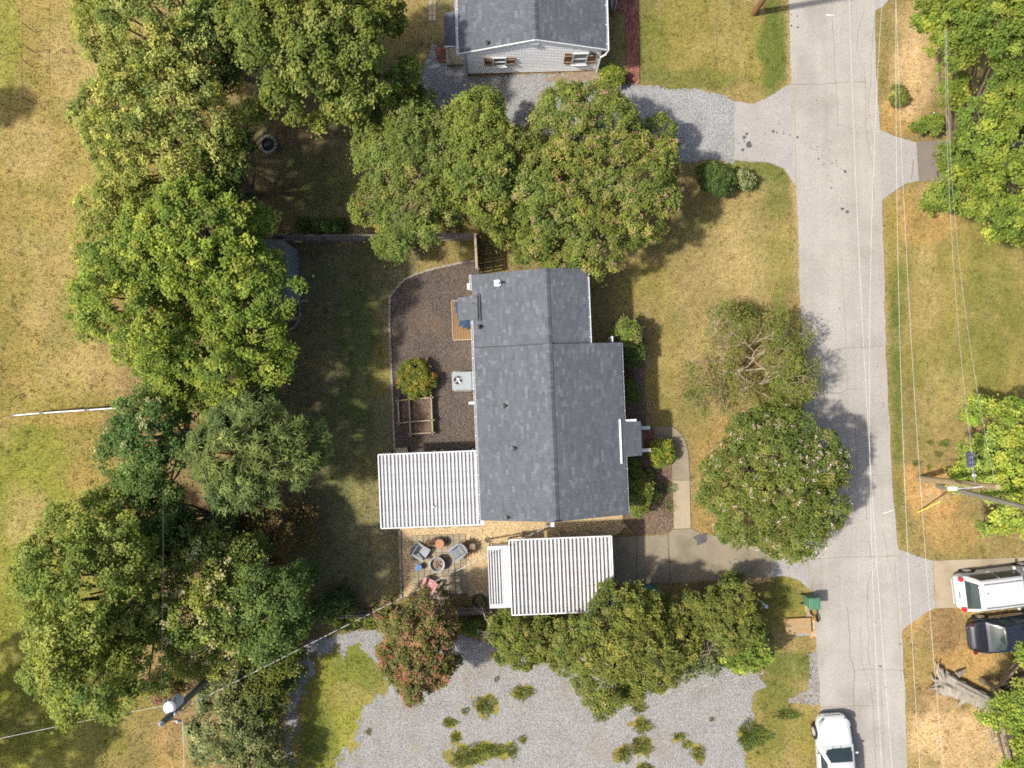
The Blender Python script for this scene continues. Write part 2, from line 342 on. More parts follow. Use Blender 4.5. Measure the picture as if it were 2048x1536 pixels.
def ground_colour(px, py):
    x = px / 38.0; y = py / 38.0
    c = TAN[None, :] * np.ones((len(px), 1))
    n = fbm(x, y, 0.35, 3, 5)[:, None]
    for i, (col, wt, cx, cy, rx, ry) in enumerate(BLOBS):
        t = (blob(px, py, cx, cy, rx, ry, 0.55, 0.45, 11 + i) * wt)[:, None]
        c = c * (1 - t) + col[None, :] * t
    # dusty straw margin along both road edges
    for edge, wd, cc_ in ((ROADL, 13, STRAW), (ROADR, 17, TAN * .9 + ORANGE * .2)):
        e_ = np.array(edge); d_ = np.abs(px - np.interp(py, e_[:, 1], e_[:, 0])) + (fbm(px, py, 1 / 12.0, 91, 3) - .5) * 12
        t = np.clip(1 - d_ / wd, 0, 1)[:, None] * .75; c = c * (1 - t) + cc_ * t
    # faint mowing streaks
    s_ = fbm(x * 1.0, y * .07, 1.1, 55, 4)[:, None]; c = c * (0.84 + 0.32 * s_)
    # patchiness everywhere: straw and green flecks
    a = np.clip((fbm(x, y, 0.9, 31, 5) - 0.52) * 4, 0, 1)[:, None] * 0.5
    c = c * (1 - a) + (c * 0.4 + STRAW * 0.6) * a
    g = np.clip((fbm(x, y, 0.7, 77, 5) - 0.54) * 4.5, 0, 1)[:, None] * 0.45
    c = c * (1 - g) + (c * 0.35 + GREEN * 0.65) * g
    return c * (0.86 + 0.28 * n) * (0.85 + 0.3 * vnoise(x, y, 5.5, 5))[:, None]

def make_ground():
    xs = np.concatenate([[-1500, -400, -120, -60], np.arange(-33, 33.01, 0.15), [60, 120, 400, 1500]])
    ys = np.concatenate([[-1500, -400, -120, -50], np.arange(-26, 26.01, 0.15), [50, 120, 400, 1500]])
    X, Y = np.meshgrid(xs, ys); X = X.ravel(); Y = Y.ravel()
    nx = len(xs); ny = len(ys)
    i = np.arange(nx - 1)[None, :] + (np.arange(ny - 1) * nx)[:, None]; i = i.ravel()
    Q = np.stack([i, i + 1, i + 1 + nx, i + nx], 1)
    V = np.stack([X, Y, np.zeros_like(X)], 1)
    col = ground_colour(np.clip(X, -34, 34) * 38 + 1024, 768 - np.clip(Y, -27, 27) * 38)
    struct(link('ground', raw_mesh('ground', V, Q, M['ground'], col)))
make_ground()

# ------------------------------------------------------------------ sheets
def inpoly(px, py, poly):
    ins = np.zeros(len(px), bool); n = len(poly); d2 = np.full(len(px), 1e12)
    for i in range(n):
        x0, y0 = poly[i]; x1, y1 = poly[(i + 1) % n]
        c = ((y0 > py) != (y1 > py)) & (px < (x1 - x0) * (py - y0) / ((y1 - y0) if y1 != y0 else 1e-9) + x0)
        ins ^= c
        dx, dy = x1 - x0, y1 - y0; L = dx * dx + dy * dy + 1e-9
        t = np.clip(((px - x0) * dx + (py - y0) * dy) / L, 0, 1)
        d2 = np.minimum(d2, (px - x0 - t * dx) ** 2 + (py - y0 - t * dy) ** 2)
    return np.where(ins, 1, -1) * np.sqrt(d2)      # signed distance in px, positive inside
EXCL = []
def ragged(name, poly, z, m, cell=0.07, amp=8.0, holes=(), seed=0, freq=1 / 14.0):
    """sheet cut out of fine cells, with an uneven edge; holes are (px,py,rx,ry)"""
    pa = np.array(poly, float); c = cell * 38
    xs = np.arange(pa[:, 0].min() - amp, pa[:, 0].max() + amp, c); ys = np.arange(pa[:, 1].min() - amp, pa[:, 1].max() + amp, c)
    X, Y = np.meshgrid(xs + c / 2, ys + c / 2); x = X.ravel(); y = Y.ravel()
    d = inpoly(x, y, poly) + (fbm(x, y, freq, seed + 5, 4) - 0.5) * 2 * amp
    for k, (hx, hy, rx, ry) in enumerate(holes):
        e = (np.sqrt(((x - hx) / rx) ** 2 + ((y - hy) / ry) ** 2) - 1) * min(rx, ry) + (fbm(x, y, 1 / 16.0, seed + 60 + k, 5) - 0.5) * 2.4 * min(rx, ry, 30)
        d = np.minimum(d, e)
    keep = np.nonzero(d > 0)[0]
    nx = len(xs); ci = keep % nx; ri = keep // nx
    key = lambda a, b: b * (nx + 1) + a
    q = np.stack([key(ci, ri + 1), key(ci + 1, ri + 1), key(ci + 1, ri), key(ci, ri)], 1)
    u, inv = np.unique(q, return_inverse=True); inv = inv.reshape(q.shape)
    vx = pa[:, 0].min() - amp + (u % (nx + 1)) * c; vy = pa[:, 1].min() - amp + (u // (nx + 1)) * c
    V = np.stack([(vx - 1024) / 38 * (37.4 / 37.37), (768 - vy) / 38 * (37.4 / 37.37), np.full(len(u), z)], 1)
    return struct(link(name, raw_mesh(name, V, inv, m)))
def wob(poly, step=18, amp=1.4, seed=1):
    """subdivide a pixel polygon and roughen its outline a little"""
    r = random.Random(seed); out = []
    for i in range(len(poly)):
        a, b = poly[i], poly[(i + 1) % len(poly)]
        n = max(1, int(math.hypot(b[0] - a[0], b[1] - a[1]) / step))
        for k in range(n):
            t = k / n; j = amp if k else amp * 0.3
            out.append((a[0] + (b[0] - a[0]) * t + r.uniform(-j, j), a[1] + (b[1] - a[1]) * t + r.uniform(-j, j)))
    return out
def slab(name, poly, z0, z1, m, parent=None, amp=0.0, seed=1, excl=True):
    if excl: EXCL.append(poly)
    q = wob(poly, 18, amp, seed) if amp else poly
    return MB().prism([P(*p)[:2] for p in q], z0, z1).build(name, m, parent)

road = struct(slab('road', ROADL + ROADR[::-1], -0.2, 0.03, M['asphalt'], amp=1.5, seed=3))
struct(slab('driveway_apron', [(1583, 166), (1560, 180), (1535, 196), (1505, 208), (1471, 203), (1466, 320), (1500, 324), (1540, 326), (1568, 338), (1590, 372)], -0.2, 0.024, M['apron'], amp=2, seed=4))
struct(slab('driveway_apron', [(1757, 258), (1792, 273), (1832, 285), (1838, 362), (1815, 366), (1790, 381), (1762, 402)], -0.2, 0.024, M['apron'], amp=1.5, seed=5))
struct(slab('driveway', [(1832, 284), (1880, 281), (2120, 276), (2120, 362), (1838, 362)], -0.2, 0.028, M['asphaltdark'], amp=1.0, seed=6))
struct(slab('driveway_apron', [(1795, 1098), (1830, 1111), (1866, 1121), (1870, 1216), (1852, 1224), (1800, 1264)], -0.2, 0.024, M['apron'], amp=1.5, seed=7))
struct(slab('driveway', [(1866.5, 1121), (2140, 1111), (2140, 1208), (1870.5, 1216)], -0.2, 0.04, M['concrete2'], amp=0.5, seed=8))
struct(slab('driveway_apron', [(1748, 22), (1768, 12), (1784, -8), (1790, -60), (1748, -60)], -0.2, 0.024, M['apron'], amp=1.5, seed=9))
# driveway slabs of the house, each concrete panel apart from the next
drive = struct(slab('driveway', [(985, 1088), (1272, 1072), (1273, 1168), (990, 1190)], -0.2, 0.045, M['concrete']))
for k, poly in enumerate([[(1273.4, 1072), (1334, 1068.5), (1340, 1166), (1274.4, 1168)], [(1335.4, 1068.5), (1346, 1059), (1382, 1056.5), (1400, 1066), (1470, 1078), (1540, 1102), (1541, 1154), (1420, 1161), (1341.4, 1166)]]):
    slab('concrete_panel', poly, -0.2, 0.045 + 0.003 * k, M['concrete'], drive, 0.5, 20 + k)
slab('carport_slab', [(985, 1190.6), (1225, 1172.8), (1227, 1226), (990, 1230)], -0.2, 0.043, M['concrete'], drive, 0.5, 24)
struct(slab('driveway_apron', [(1541.6, 1102), (1575, 1090), (1614, 1060), (1622, 1181), (1596, 1160), (1570, 1152), (1542.6, 1154)], -0.2, 0.026, M['apron'], amp=1.5, seed=11))
walk = struct(slab('front_path', [(1296, 855), (1342, 853), (1343, 890), (1296, 892)], -0.2, 0.05, M['concrete'], amp=0.4, seed=12))
slab('concrete_panel', [(1342.6, 853), (1352, 858), (1363, 870), (1371, 885), (1376, 905), (1379, 950), (1379, 960), (1345, 960), (1344, 930), (1343.4, 890)], -0.2, 0.05, M['concrete'], walk, 0.4, 13)
slab('concrete_panel', [(1345, 960.6), (1379, 960.6), (1381, 1056), (1348, 1057.5)], -0.2, 0.052, M['concrete2'], walk, 0.4, 14)
r_ = random.Random(5)
def strip(pts, wd, z, name, m, parent, jit=1.2, step=14):
    out = []
    for a, b in zip(pts[:-1], pts[1:]):
        n = max(1, int(math.hypot(b[0] - a[0], b[1] - a[1]) / step))
        for k in range(n):
            t = k / n; out.append((a[0] + (b[0] - a[0]) * t + r_.uniform(-jit, jit), a[1] + (b[1] - a[1]) * t + r_.uniform(-jit, jit)))
    out.append(pts[-1])
    pp = [P(*p) for p in out]; mb = MB(); vs_ = []
    for i, p in enumerate(pp):
        d = (pp[min(i + 1, len(pp) - 1)] - pp[max(i - 1, 0)]).normalized(); n_ = Vector((-d.y, d.x, 0))
        ww = wd * r_.uniform(0.5, 1.3) / 2
        vs_ += [(p.x + n_.x * ww, p.y + n_.y * ww, z), (p.x - n_.x * ww, p.y - n_.y * ww, z)]
    mb.add(vs_, [(2 * i, 2 * i + 1, 2 * i + 3, 2 * i + 2) for i in range(len(pp) - 1)])
    return mb.build(name, m, parent)
ZR = 0.034
for pts, wd in [([(1580, 168), (1650, 169), (1690, 165), (1730, 164)], .035), ([(1662, 0), (1668, 110), (1672, 180), (1675, 250), (1704, 257)], .022),
                ([(1728, 20), (1716, 60), (1714, 100), (1728, 140), (1732, 200), (1730, 250), (1744, 330), (1748, 400)], .022), ([(1748, 30), (1742, 110), (1740, 170), (1735, 210), (1745, 280)], .02),
                ([(1653, 708), (1690, 696), (1768, 692)], .035), ([(1606, 790), (1680, 785), (1694, 779), (1726, 779)], .03), ([(1683, 514), (1692, 700), (1694, 780)], .016),
                ([(1708, 830), (1712, 900), (1714, 940)], .03), ([(1728, 830), (1732, 900), (1731, 960), (1733, 1040)], .026), ([(1618, 1120), (1670, 1115), (1745, 1113), (1800, 1112)], .028),
                ([(1736, 1080), (1746, 1130), (1736, 1170), (1733, 1230), (1738, 1270), (1735, 1300), (1740, 1330)], .03), ([(1695, 1215), (1698, 1260), (1698, 1310), (1708, 1343), (1707, 1420), (1709, 1440)], .038),
                ([(1706, 1345), (1716, 1338), (1780, 1340), (1806, 1341)], .026), ([(1641, 1415), (1690, 1413), (1740, 1410)], .032), ([(1720, 1255), (1724, 1320), (1730, 1350)], .022),
                ([(1790, 1120), (1794, 1200), (1798, 1300), (1802, 1360)], .02), ([(1765, 1060), (1776, 1120), (1790, 1180)], .018), ([(1760, 1350), (1764, 1420), (1768, 1536)], .02),
                ([(1740, 1360), (1746, 1440), (1752, 1536)], .02), ([(1640, 955), (1700, 951), (1770, 950)], .016), ([(1588, 190), (1590, 270), (1592, 380)], .016), ([(1613, 1060), (1616, 1120), (1618, 1180)], .03),
                ([(1652, 30), (1668, 31)], .05), ([(1765, 1027), (1786, 1020)], .04)]:
    strip(pts, wd * .95, ZR, 'crack', M['crack'] if pts[0] not in ((1652, 30), (1765, 1027)) else M['white'], road)
apr2 = bpy.data.objects['driveway_apron.001']
strip([(1826, 320), (1824, 345), (1822, 360)], .05, 0.028, 'crack', M['crack'], apr2)
strip([(1337.6, 1068), (1340, 1120), (1341, 1166)], .035, 0.0515, 'joint', M['crack'], drive, 0.6)
def spot(px, py, r, z, parent, m=None, name='stain'):
    n = 9; ph = r_.uniform(0, 6)
    poly = [(px + r * r_.uniform(.6, 1.2) * math.cos(2 * math.pi * k / n + ph), py + r * r_.uniform(.6, 1.1) * math.sin(2 * math.pi * k / n + ph)) for k in range(n)]
    mb = MB(); mb.add([P(a, b, 0)[:2] + (z,) if False else (*P(a, b)[:2], z) for a, b in poly], [tuple(range(n - 1, -1, -1))]); return mb.build(name, m or M['oil'], parent)
apr = bpy.data.objects['driveway_apron']
for x, y, r in [(1497, 290, 8), (1488, 275, 4.5), (1493, 268, 3), (1485, 300, 4), (1488, 283, 2), (1546, 263, 3.5), (1553, 265, 2), (1567, 267, 2), (1580, 270, 2)]: spot(x, y, r, 0.028, apr)
for x, y, r in [(1582, 52, 2.5), (1582, 30, 1.5), (1594, 33, 2), (1595, 55, 2.5), (1594, 275, 3), (1636, 318, 2.5), (1646, 330, 1.5), (1655, 352, 1.5), (1662, 376, 2), (1684, 418, 3.5), (1690, 344, 3.5), (1694, 424, 4), (1658, 301, 1.5), (1672, 322, 1.5),
                (1634, 294, 1.5), (1645, 302, 1.5), (1701, 828, 2.5), (1692, 843, 2), (1692, 903, 2), (1695, 1048, 2), (1760, 1332, 2.5), (1755, 733, 1.5), (1679, 617, 1.5), (1800, 1288, 2)]: spot(x, y, r, ZR + 0.001, road)
for k in range(34):
    t = k / 33; spot(1600 + 90 * t + r_.uniform(-3, 3), 278 + 66 * t + r_.uniform(-4, 4), r_.uniform(.5, 1.2), ZR + 0.001, road)
for k in range(22):
    t = k / 21; spot(1640 + 48 * t + r_.uniform(-3, 3), 312 + 105 * t + r_.uniform(-4, 4), r_.uniform(.5, 1.2), ZR + 0.001, road)
spot(1402, 1077, 15, 0.0525, drive)

ragged('gravel_drive', [(1472, 204), (1440, 188), (1400, 180), (1330, 176), (1285, 172), (1250, 166), (1200, 148), (935, 150), (925, 95), (862, 92), (838, 160), (860, 215), (1000, 250), (1200, 290), (1370, 324), (1468, 321)], 0.012, M['gravelgrey'], amp=9, seed=2)
ragged('gravel_lot', [(575, 1345), (610, 1290), (660, 1268), (740, 1255), (800, 1258), (900, 1270), (1000, 1290), (1100, 1315), (1250, 1322), (1400, 1318), (1510, 1330), (1532, 1370), (1500, 1400), (1512, 1440), (1490, 1480), (1500, 1620), (560, 1620), (572, 1500)], 0.012, M['gravel'], amp=14, seed=3,
       holes=[(690, 1345, 72, 48), (668, 1400, 62, 60), (640, 1480, 58, 90), (660, 1440, 55, 60), (725, 1360, 45, 36), (612, 1415, 18, 20), (970, 1410, 24, 20), (975, 1500, 52, 16), (930, 1520, 40, 22), (1046, 1385, 20, 14), (1284, 1450, 20, 14), (1275, 1414, 16, 12), (1282, 1492, 24, 18), (1246, 1510, 14, 16), (1395, 1506, 14, 16), (1360, 1475, 14, 9), (1372, 1490, 10, 8), (1290, 1534, 16, 8), (900, 1445, 12, 8), (910, 1475, 9, 10), (737, 1463, 6, 6), (1045, 1478, 7, 7), (1500, 1470, 30, 26)])
ragged('gravel_verge', [(1618, 1310), (1634, 1300), (1642, 1412), (1600, 1408), (1578, 1402), (1600, 1385), (1618, 1378)], 0.011, M['gravel'], amp=6, seed=4)
bed_poly = [(782, 592), (799, 571), (815, 557), (850, 543), (900, 531), (948, 522), (960, 560), (965, 908), (792, 908), (788, 800), (781, 640)]
struct(slab('mulch_bed', bed_poly, -0.1, 0.03, M['mulch']))
fm = ragged('mulch_bed', [(1226, 642), (1252, 634), (1284, 650), (1289, 720), (1292, 850), (1297, 893), (1340, 893), (1344, 960), (1346, 1056), (1336, 1066), (1272, 1070), (1245, 1043), (1220, 700)], 0.02, M['mulch2'], amp=2, seed=6)
ragged('mulch_bed', [(548, 612), (604, 612), (602, 645), (590, 660), (556, 664)], 0.02, M['mulch'], amp=2, seed=8)
EXCL.append([(1226, 642), (1284, 650), (1297, 890), (1340, 893), (1346, 1056), (1272, 1070), (1220, 700)])
patio_poly = [(800, 1040), (978, 1036), (1252, 1030), (1262, 1046), (1230, 1072), (985, 1087), (988, 1192), (803, 1192)]
ragged('pea_gravel', patio_poly, 0.014, M['sand'], amp=2, seed=7); EXCL.append(patio_poly)
ragged('pine_straw', [(1085, 150), (1192, 142), (1215, 160), (1150, 166), (1090, 168)], 0.016, mat('pine_straw', (0.17, 0.13, 0.1), .95, .3, 4, .3, 30), amp=12, seed=9)
ragged('dirt', [(1470, 1160), (1540, 1153), (1545, 1162), (1470, 1172)], 0.006, M['dirt'], amp=4, seed=10)
ragged('dirt', [(1612, 1205), (1634, 1215), (1640, 1270), (1622, 1275), (1614, 1240)], 0.007, M['dirt'], amp=4, seed=12)
EXCL += [[(1472, 204), (1400, 185), (1250, 172), (1200, 150), (935, 152), (925, 95), (862, 95), (845, 160), (1000, 250), (1200, 285), (1370, 320), (1468, 318)]]

# ------------------------------------------------------------------ roofs
SH = {}
def shingle_mesh(k):
    """shared single shingles, 0.3 m wide, 0.15 exposed, butt edge raised"""
    if k not in SH:
        rr = random.Random(k); b = 0.078 * rr.choice([.88, .94, 1, 1.04, 1.1, 1.25])
        col = np.array((b * .9, b, b * 1.16))
        V = np.array([(-.5, 0, 0.007), (.5, 0, 0.007), (.5, 1, .003), (-.5, 1, .003), (-.5, 0, -.004), (.5, 0, -.004), (.5, 1, -.004), (-.5, 1, -.004)], float)
        Q = np.array([(0, 1, 2, 3), (4, 5, 1, 0), (5, 6, 2, 1), (7, 4, 0, 3)])
        SH[k] = raw_mesh('shingle', V, Q, M['shingle'], np.tile(col, (8, 1)))
    return SH[k]
def shingles(parent, e0, e1, up, nrm, seed, n_single, tint=1.0, expo=0.142):
    """cover the slope whose lower edge runs e0->e1 and whose slope vector is up"""
    rr = random.Random(seed); e0 = Vector(e0); e1 = Vector(e1); up = Vector(up); L = (e1 - e0).length
    ex = (e1 - e0) / L; sl = up.length; ey = up / sl; nz = Vector(nrm).normalized()
    n = int(sl / expo + 0.5); ex_ = sl / n; items = []
    for i in range(n):
        x = -rr.uniform(0, .3)
        while x < L:
            wd = rr.choice([.17, .2, .26, .3, .33, .4]); a, b = max(x, 0), min(x + wd, L); x += wd
            if b - a > 0.03: items.append((i * ex_, a, b))
    order = list(range(len(items))); rr.shuffle(order)
    big = [k for k in order if items[k][2] - items[k][1] > 0.24]
    single = set(big[:n_single])
    V = []; Q = []; Cc = []
    for k, (yy, a, b) in enumerate(items):
        base = e0 + ey * yy
        h = 0.002 * rr.random()
        if k in single:
            o = link('shingle', shingle_mesh(rr.randrange(12)), parent)
            o.matrix_local = Matrix.Translation(base + ex * (a + b) / 2 + nz * h) @ Matrix((ex * (b - a - .008), ey * ex_ * 1.02, nz)).transposed().to_4x4()
            continue
        c = len(V); g = .004
        for (q, r, hh) in ((a + g, 0, 0.007), (b - g, 0, 0.007), (b - g, ex_ * 1.02, .003), (a + g, ex_ * 1.02, .003), (a + g, 0, -.004), (b - g, 0, -.004)):
            V.append(base + ex * q + ey * r + nz * (hh + h))
        Q += [(c, c + 1, c + 2, c + 3), (c + 4, c + 5, c + 1, c)]
        t = 0.078 * tint * rr.choice([.86, .9, .94, .97, 1, 1, 1.03, 1.06, 1.1, 1.18, 1.34]); Cc += [(t * .9, t, t * 1.16)] * 6
    o = link('shingle_field', raw_mesh('shingle_field', np.array(V), np.array(Q), M['shingle'], np.array(Cc)), parent)
    return stuff(o)
cap_me = None
def ridge_caps(parent, x, y0, y1, z, pl, pr):
    """caps along local y; pl, pr are the drops per metre on either side"""
    h = .15
    V = [(-h, 0, -h * pl + .03), (0, 0, .038), (h, 0, -h * pr + .03), (-h, .17, -h * pl + .014), (0, .17, .02), (h, .17, -h * pr + .014), (-h, 0, -h * pl + .008), (0, 0, .012), (h, 0, -h * pr + .008)]
    mb = MB(); mb.add(V, [(0, 1, 4, 3), (1, 2, 5, 4), (6, 7, 1, 0), (7, 8, 2, 1)]); me = mb.mesh('ridge_cap', M['ridge'])
    y = y0
    while y < y1 - .1:
        at(link('ridge_cap', me, parent), (x, y, z)); y += .142
def gable(parent, xl, xr, xk, y0, y1, zl, zr, zk, n1, n2, seed, tint=1.0, th=.1, hip_white=True):
    mb = MB()
    prof = [(xl, zl), (xk, zk), (xr, zr), (xr, zr - th), (xk, zk - th), (xl, zl - th)]
    vs_ = [(x, y0, z) for x, z in prof] + [(x, y1, z) for x, z in prof]
    mb.add(vs_, [(0, 1, 4, 5), (1, 2, 3, 4), (6, 11, 10, 7), (7, 10, 9, 8), (0, 6, 7, 1), (1, 7, 8, 2), (2, 8, 9, 3), (3, 9, 10, 4), (4, 10, 11, 5), (5, 11, 6, 0)])
    roof = mb.build('roof', M['deck'], parent)
    a = math.hypot(xk - xl, zk - zl)
    shingles(roof, (xl - .03, y1, zl - .03 * (zk - zl) / (xk - xl) + .006), (xl - .03, y0, zl + .0), (xk - xl, 0, zk - zl), (-(zk - zl), 0, xk - xl), seed, n1, tint)
    shingles(roof, (xr + .03, y0, zr + .0), (xr + .03, y1, zr + .0), (xk - xr, 0, zk - zr), ((zk - zr), 0, xr - xk), seed + 1, n2, tint)
    ridge_caps(roof, xk, y0 + .02, y1, zk + .01, (zk - zl) / (xk - xl), (zk - zr) / (xr - xk))
    return roof
def gutter(parent, x, y0, y1, z, side):
    """K-style trough along local y, hung outside the eave; side -1 left, +1 right"""
    w_ = .11; mb = MB()
    V = []; pr = [(0, 0), (0, -.09), (w_ * .8, -.09), (w_, 0), (w_ - .015, 0), (w_ * .75, -.075), (.012, -.075), (.012, 0)]
    for y in (y0, y1): V += [(x + side * p, y, z + q) for p, q in pr]
    n = len(pr); fs = [(i, (i + 1) % n, n + (i + 1) % n, n + i) for i in range(n)]
    mb.add(V, fs)
    for y in (y0, y1): mb.box((x + side * w_ / 2, y, z - .045), (w_, .012, .085))
    g = mb.build('gutter', M['white'], parent)
    me = MB().box((0, 0, 0), (w_ + .05, .03, .012)).mesh('hanger', M['white'])
    y = y0 + .3
    while y < y1: at(link('hanger', me, g), (x + side * (w_ / 2 - .015), y, z + .008)); y += .95
    return g
def wall_prism(parent, prof, y0, y1, m, name='wall'):
    """profile in x,z extruded along y"""
    n = len(prof); mb = MB()
    mb.add([(x, y0, z) for x, z in prof] + [(x, y1, z) for x, z in prof], [tuple(range(n)), tuple(range(2 * n - 1, n - 1, -1))] + [(i, n + i, n + (i + 1) % n, (i + 1) % n) for i in range(n)])
    return mb.build(name, m, parent)
def side_window(parent, c, nrm, wd=.9, ht=1.2, name='window'):
    """c centre on the wall, nrm is +-x or +-y unit"""
    nx, ny = nrm; tx, ty = -ny, nx
    def bx(mb, u, v, su, sv, dep, t): mb.box((c[0] + tx * u + nx * dep, c[1] + ty * u + ny * dep, c[2] + v), (abs(tx) * su + abs(nx) * t, abs(ty) * su + abs(ny) * t, sv))
    mb = MB()
    for u in (-1, 1): bx(mb, u * (wd / 2 + .04), 0, .08, ht + .16, .025, .05)
    for v in (-1, 0, 1): bx(mb, 0, v * (ht / 2 + (.04 if v else 0)), wd, .08 if v else .05, .024, .05)
    f = mb.build(name, M['white'], parent)
    for v in (-1, 1):
        g = MB(); bx(g, 0, v * ht / 4, wd, ht / 2 - .05, .012, .02); g.build('pane', M['window'], f)
    s_ = MB(); bx(s_, 0, -ht / 2 - .1, wd + .2, .05, .05, .1); s_.build('sill', M['white'], f)
    return f
def door(parent, c, nrm, wd=.95, ht=2.05):
    nx, ny = nrm; tx, ty = -ny, nx
    mb = MB(); mb.box((c[0] + nx * .02, c[1] + ny * .02, c[2]), (abs(tx) * wd + abs(nx) * .05, abs(ty) * wd + abs(ny) * .05, ht))
    d = mb.build('door', M['navy'], parent)
    k = MB().lathe([(.02, -.02), (.035, 0), (.02, .02)], n=8).build('handle', M['steel'], d); k.location = (c[0] + nx * .08 + tx * wd * .4, c[1] + ny * .08 + ty * wd * .4, c[2])
    fr = MB()
    for u in (-1, 1): fr.box((c[0] + nx * .022 + tx * u * (wd / 2 + .05), c[1] + ny * .022 + ty * u * (wd / 2 + .05), c[2]), (abs(tx) * .1 + abs(nx) * .05, abs(ty) * .1 + abs(ny) * .05, ht + .1))
    fr.build('door_frame', M['white'], d)

# ------------------------------------------------------------------ the house
TH = R(2.3); HO = P(1100, 790)
RM = Matrix.Rotation(-TH, 4, 'Z')
def HL(px, py, z=0.0): return RM @ (P(px, py, z) - HO)
house = thing('house', 'grey shingled house between white metal patio cover and curved front path', 'house', HO, TH)
ze, zk = 2.7, 3.85
xl = HL(956, 868, ze).x; xr = HL(1246, 856, ze).x; xk = HL(1105, 860, zk).x
yb = HL(1108, 1034, ze).y; ym = HL(1095, 691, ze).y; yt = HL(1060, 545, ze).y
slope = (zk - ze) / (xr - xk)
up_ = 0.13
gable(house, xl, xr, xk, yb, ym, ze + up_, ze + up_, zk + up_, 160, 140, 11)
xw = HL(1176, 620, 3.3).x; zw = zk - slope * (xw - xk)
gable(house, xl + .0, xw, xk, ym + .0, yt, ze, zw, zk, 75, 45, 21)
gutter(house, xl - .02, yb + .02, ym - .01, ze + .03, -1); gutter(house, xr + .02, yb + .02, ym - .02, ze + .03, 1)
gutter(house, xl - .02, ym + .01, HL(945, 592, ze).y, ze - .02, -1); gutter(house, xl - .02, HL(945, 580, ze).y, yt, ze - .02, -1); gutter(house, xw + .02, ym + .01, yt, zw - .02, 1)
oh = .3
for xa, xb_, za, zb2 in ((xl, xk, ze, zk), (xk, xw, zk, zw)):
    MB().bar((xa, ym + .03, za + .03), (xb_, ym + .03, zb2 + .03), .045, .04).build('step_shadow_line', M['deck'], house)  # dark strip added to draw the shadow line where the roofs step
wall_prism(house, [(xl + oh, 0), (xr - oh, 0), (xr - oh, ze - .06), (xk, zk - .1), (xl + oh, ze - .06)], yb + .12, ym - .1, M['siding'])
wall_prism(house, [(xl + oh, 0), (xw - oh, 0), (xw - oh, zw - .1), (xk, zk - .18), (xl + oh, ze - .13)], ym - .1, yt - .12, M['siding'])
for y in (.8, -3.0): side_window(house, (xr - oh, y + 1.5, 1.6), (1, 0))
side_window(house, (xr - oh, yb + 1.3, 1.6), (1, 0)); side_window(house, (xw - oh, yt - 1.7, 1.7), (1, 0))
side_window(house, (xk - 1.6, yb + .12, 1.6), (0, -1)); side_window(house, (xk + 1.6, yb + .12, 1.6), (0, -1)); side_window(house, (xk - .8, yt - .12, 1.7), (0, 1))
side_window(house, (xl + oh, yt - .8, 1.7), (-1, 0), .6, .8); side_window(house, (xl + oh, -1.0, 1.6), (-1, 0))
# porch
pz = 2.62
px0 = HL(1243, 876, pz).x; px1 = HL(1282, 876, pz).x; py0 = HL(1262, 912, pz).y; py1 = HL(1262, 843, pz).y
proof = MB()
proof.add([(px0, py0, pz + .32), (px1, py0, pz - .05), (px1, py1, pz - .05), (px0, py1, pz + .32), (px0, py0, pz + .22), (px1, py0, pz - .17), (px1, py1, pz - .17), (px0, py1, pz + .22)], [(0, 1, 2, 3), (7, 6, 5, 4), (0, 4, 5, 1), (2, 6, 7, 3), (1, 5, 6, 2), (3, 7, 4, 0)])
pr = proof.build('porch_roof', M['deck'], house)
shingles(pr, (px1 + .02, py0, pz - .045), (px1 + .02, py1, pz - .045), (px0 - px1, 0, .37), (.37, 0, px1 - px0), 31, 24)
MB().box((px0 - .1, (py0 + py1) / 2 - .08, pz + .33), (.09, py1 - py0 + .45, .03)).build('flashing', M['white'], house)
MB().box(((px0 + px1) / 2 - .2, py1 + .06, pz + .06), (.95, .1, .05)).build('fascia', M['white'], house)
sx0 = HL(1258, 876).x; sx1 = HL(1297, 876).x; sy0 = HL(1290, 893).y; sy1 = HL(1290, 857).y
st = MB().box(((xr - oh + sx1 - .35) / 2, (sy0 + sy1) / 2, .24), (sx1 - .35 - xr + oh, sy1 - sy0 + .6, .48)).build('porch_floor', M['concrete'], house)
bm_ = MB().box((0, 0, 0), (.19, .09, .06)).mesh('brick', M['brickred'])
steps = MB()
for k in range(2): steps.box((sx1 - .35 + .17 + .3 * k * .9, (sy0 + sy1) / 2, .16 - .08 * k), (.3, sy1 - sy0 + .02, .3 - .15 * k))
stp = steps.build('steps', M['mortar'], house)
for k in range(2):
    for j in range(int((sy1 - sy0) / .105)):
        at(link('brick', bm_, stp), (sx1 - .35 + .17 + .27 * k - .05, sy0 + .05 + j * .105, .325 - .155 * k), (0, 0, rnd.uniform(-.02, .02)))
        at(link('brick', bm_, stp), (sx1 - .35 + .17 + .27 * k + .11, sy0 + .05 + j * .105, .325 - .155 * k), (0, 0, rnd.uniform(-.02, .02)), (.5, 1, 1))
for y in (sy0 - .1, sy1 + .1):
    wx = HL(1290, 870, .9).x
    rl = MB().box((wx - .05, y, .94), (.62, .17, .07)).build('handrail', M['white'], house)
    b = MB()
    for q in (-.3, -.1, .1, .22): b.box((wx - .05 + q, y, .46), (.07, .07, .9))
    b.build('baluster', M['white'], rl)
for y in (py0 + .12, py1 - .12): MB().box((px1 - .12, y, 1.24), (.13, .13, 2.42)).build('porch_column', M['white'], house)
door(house, (xr - oh, (sy0 + sy1) / 2, 1.5), (1, 0))
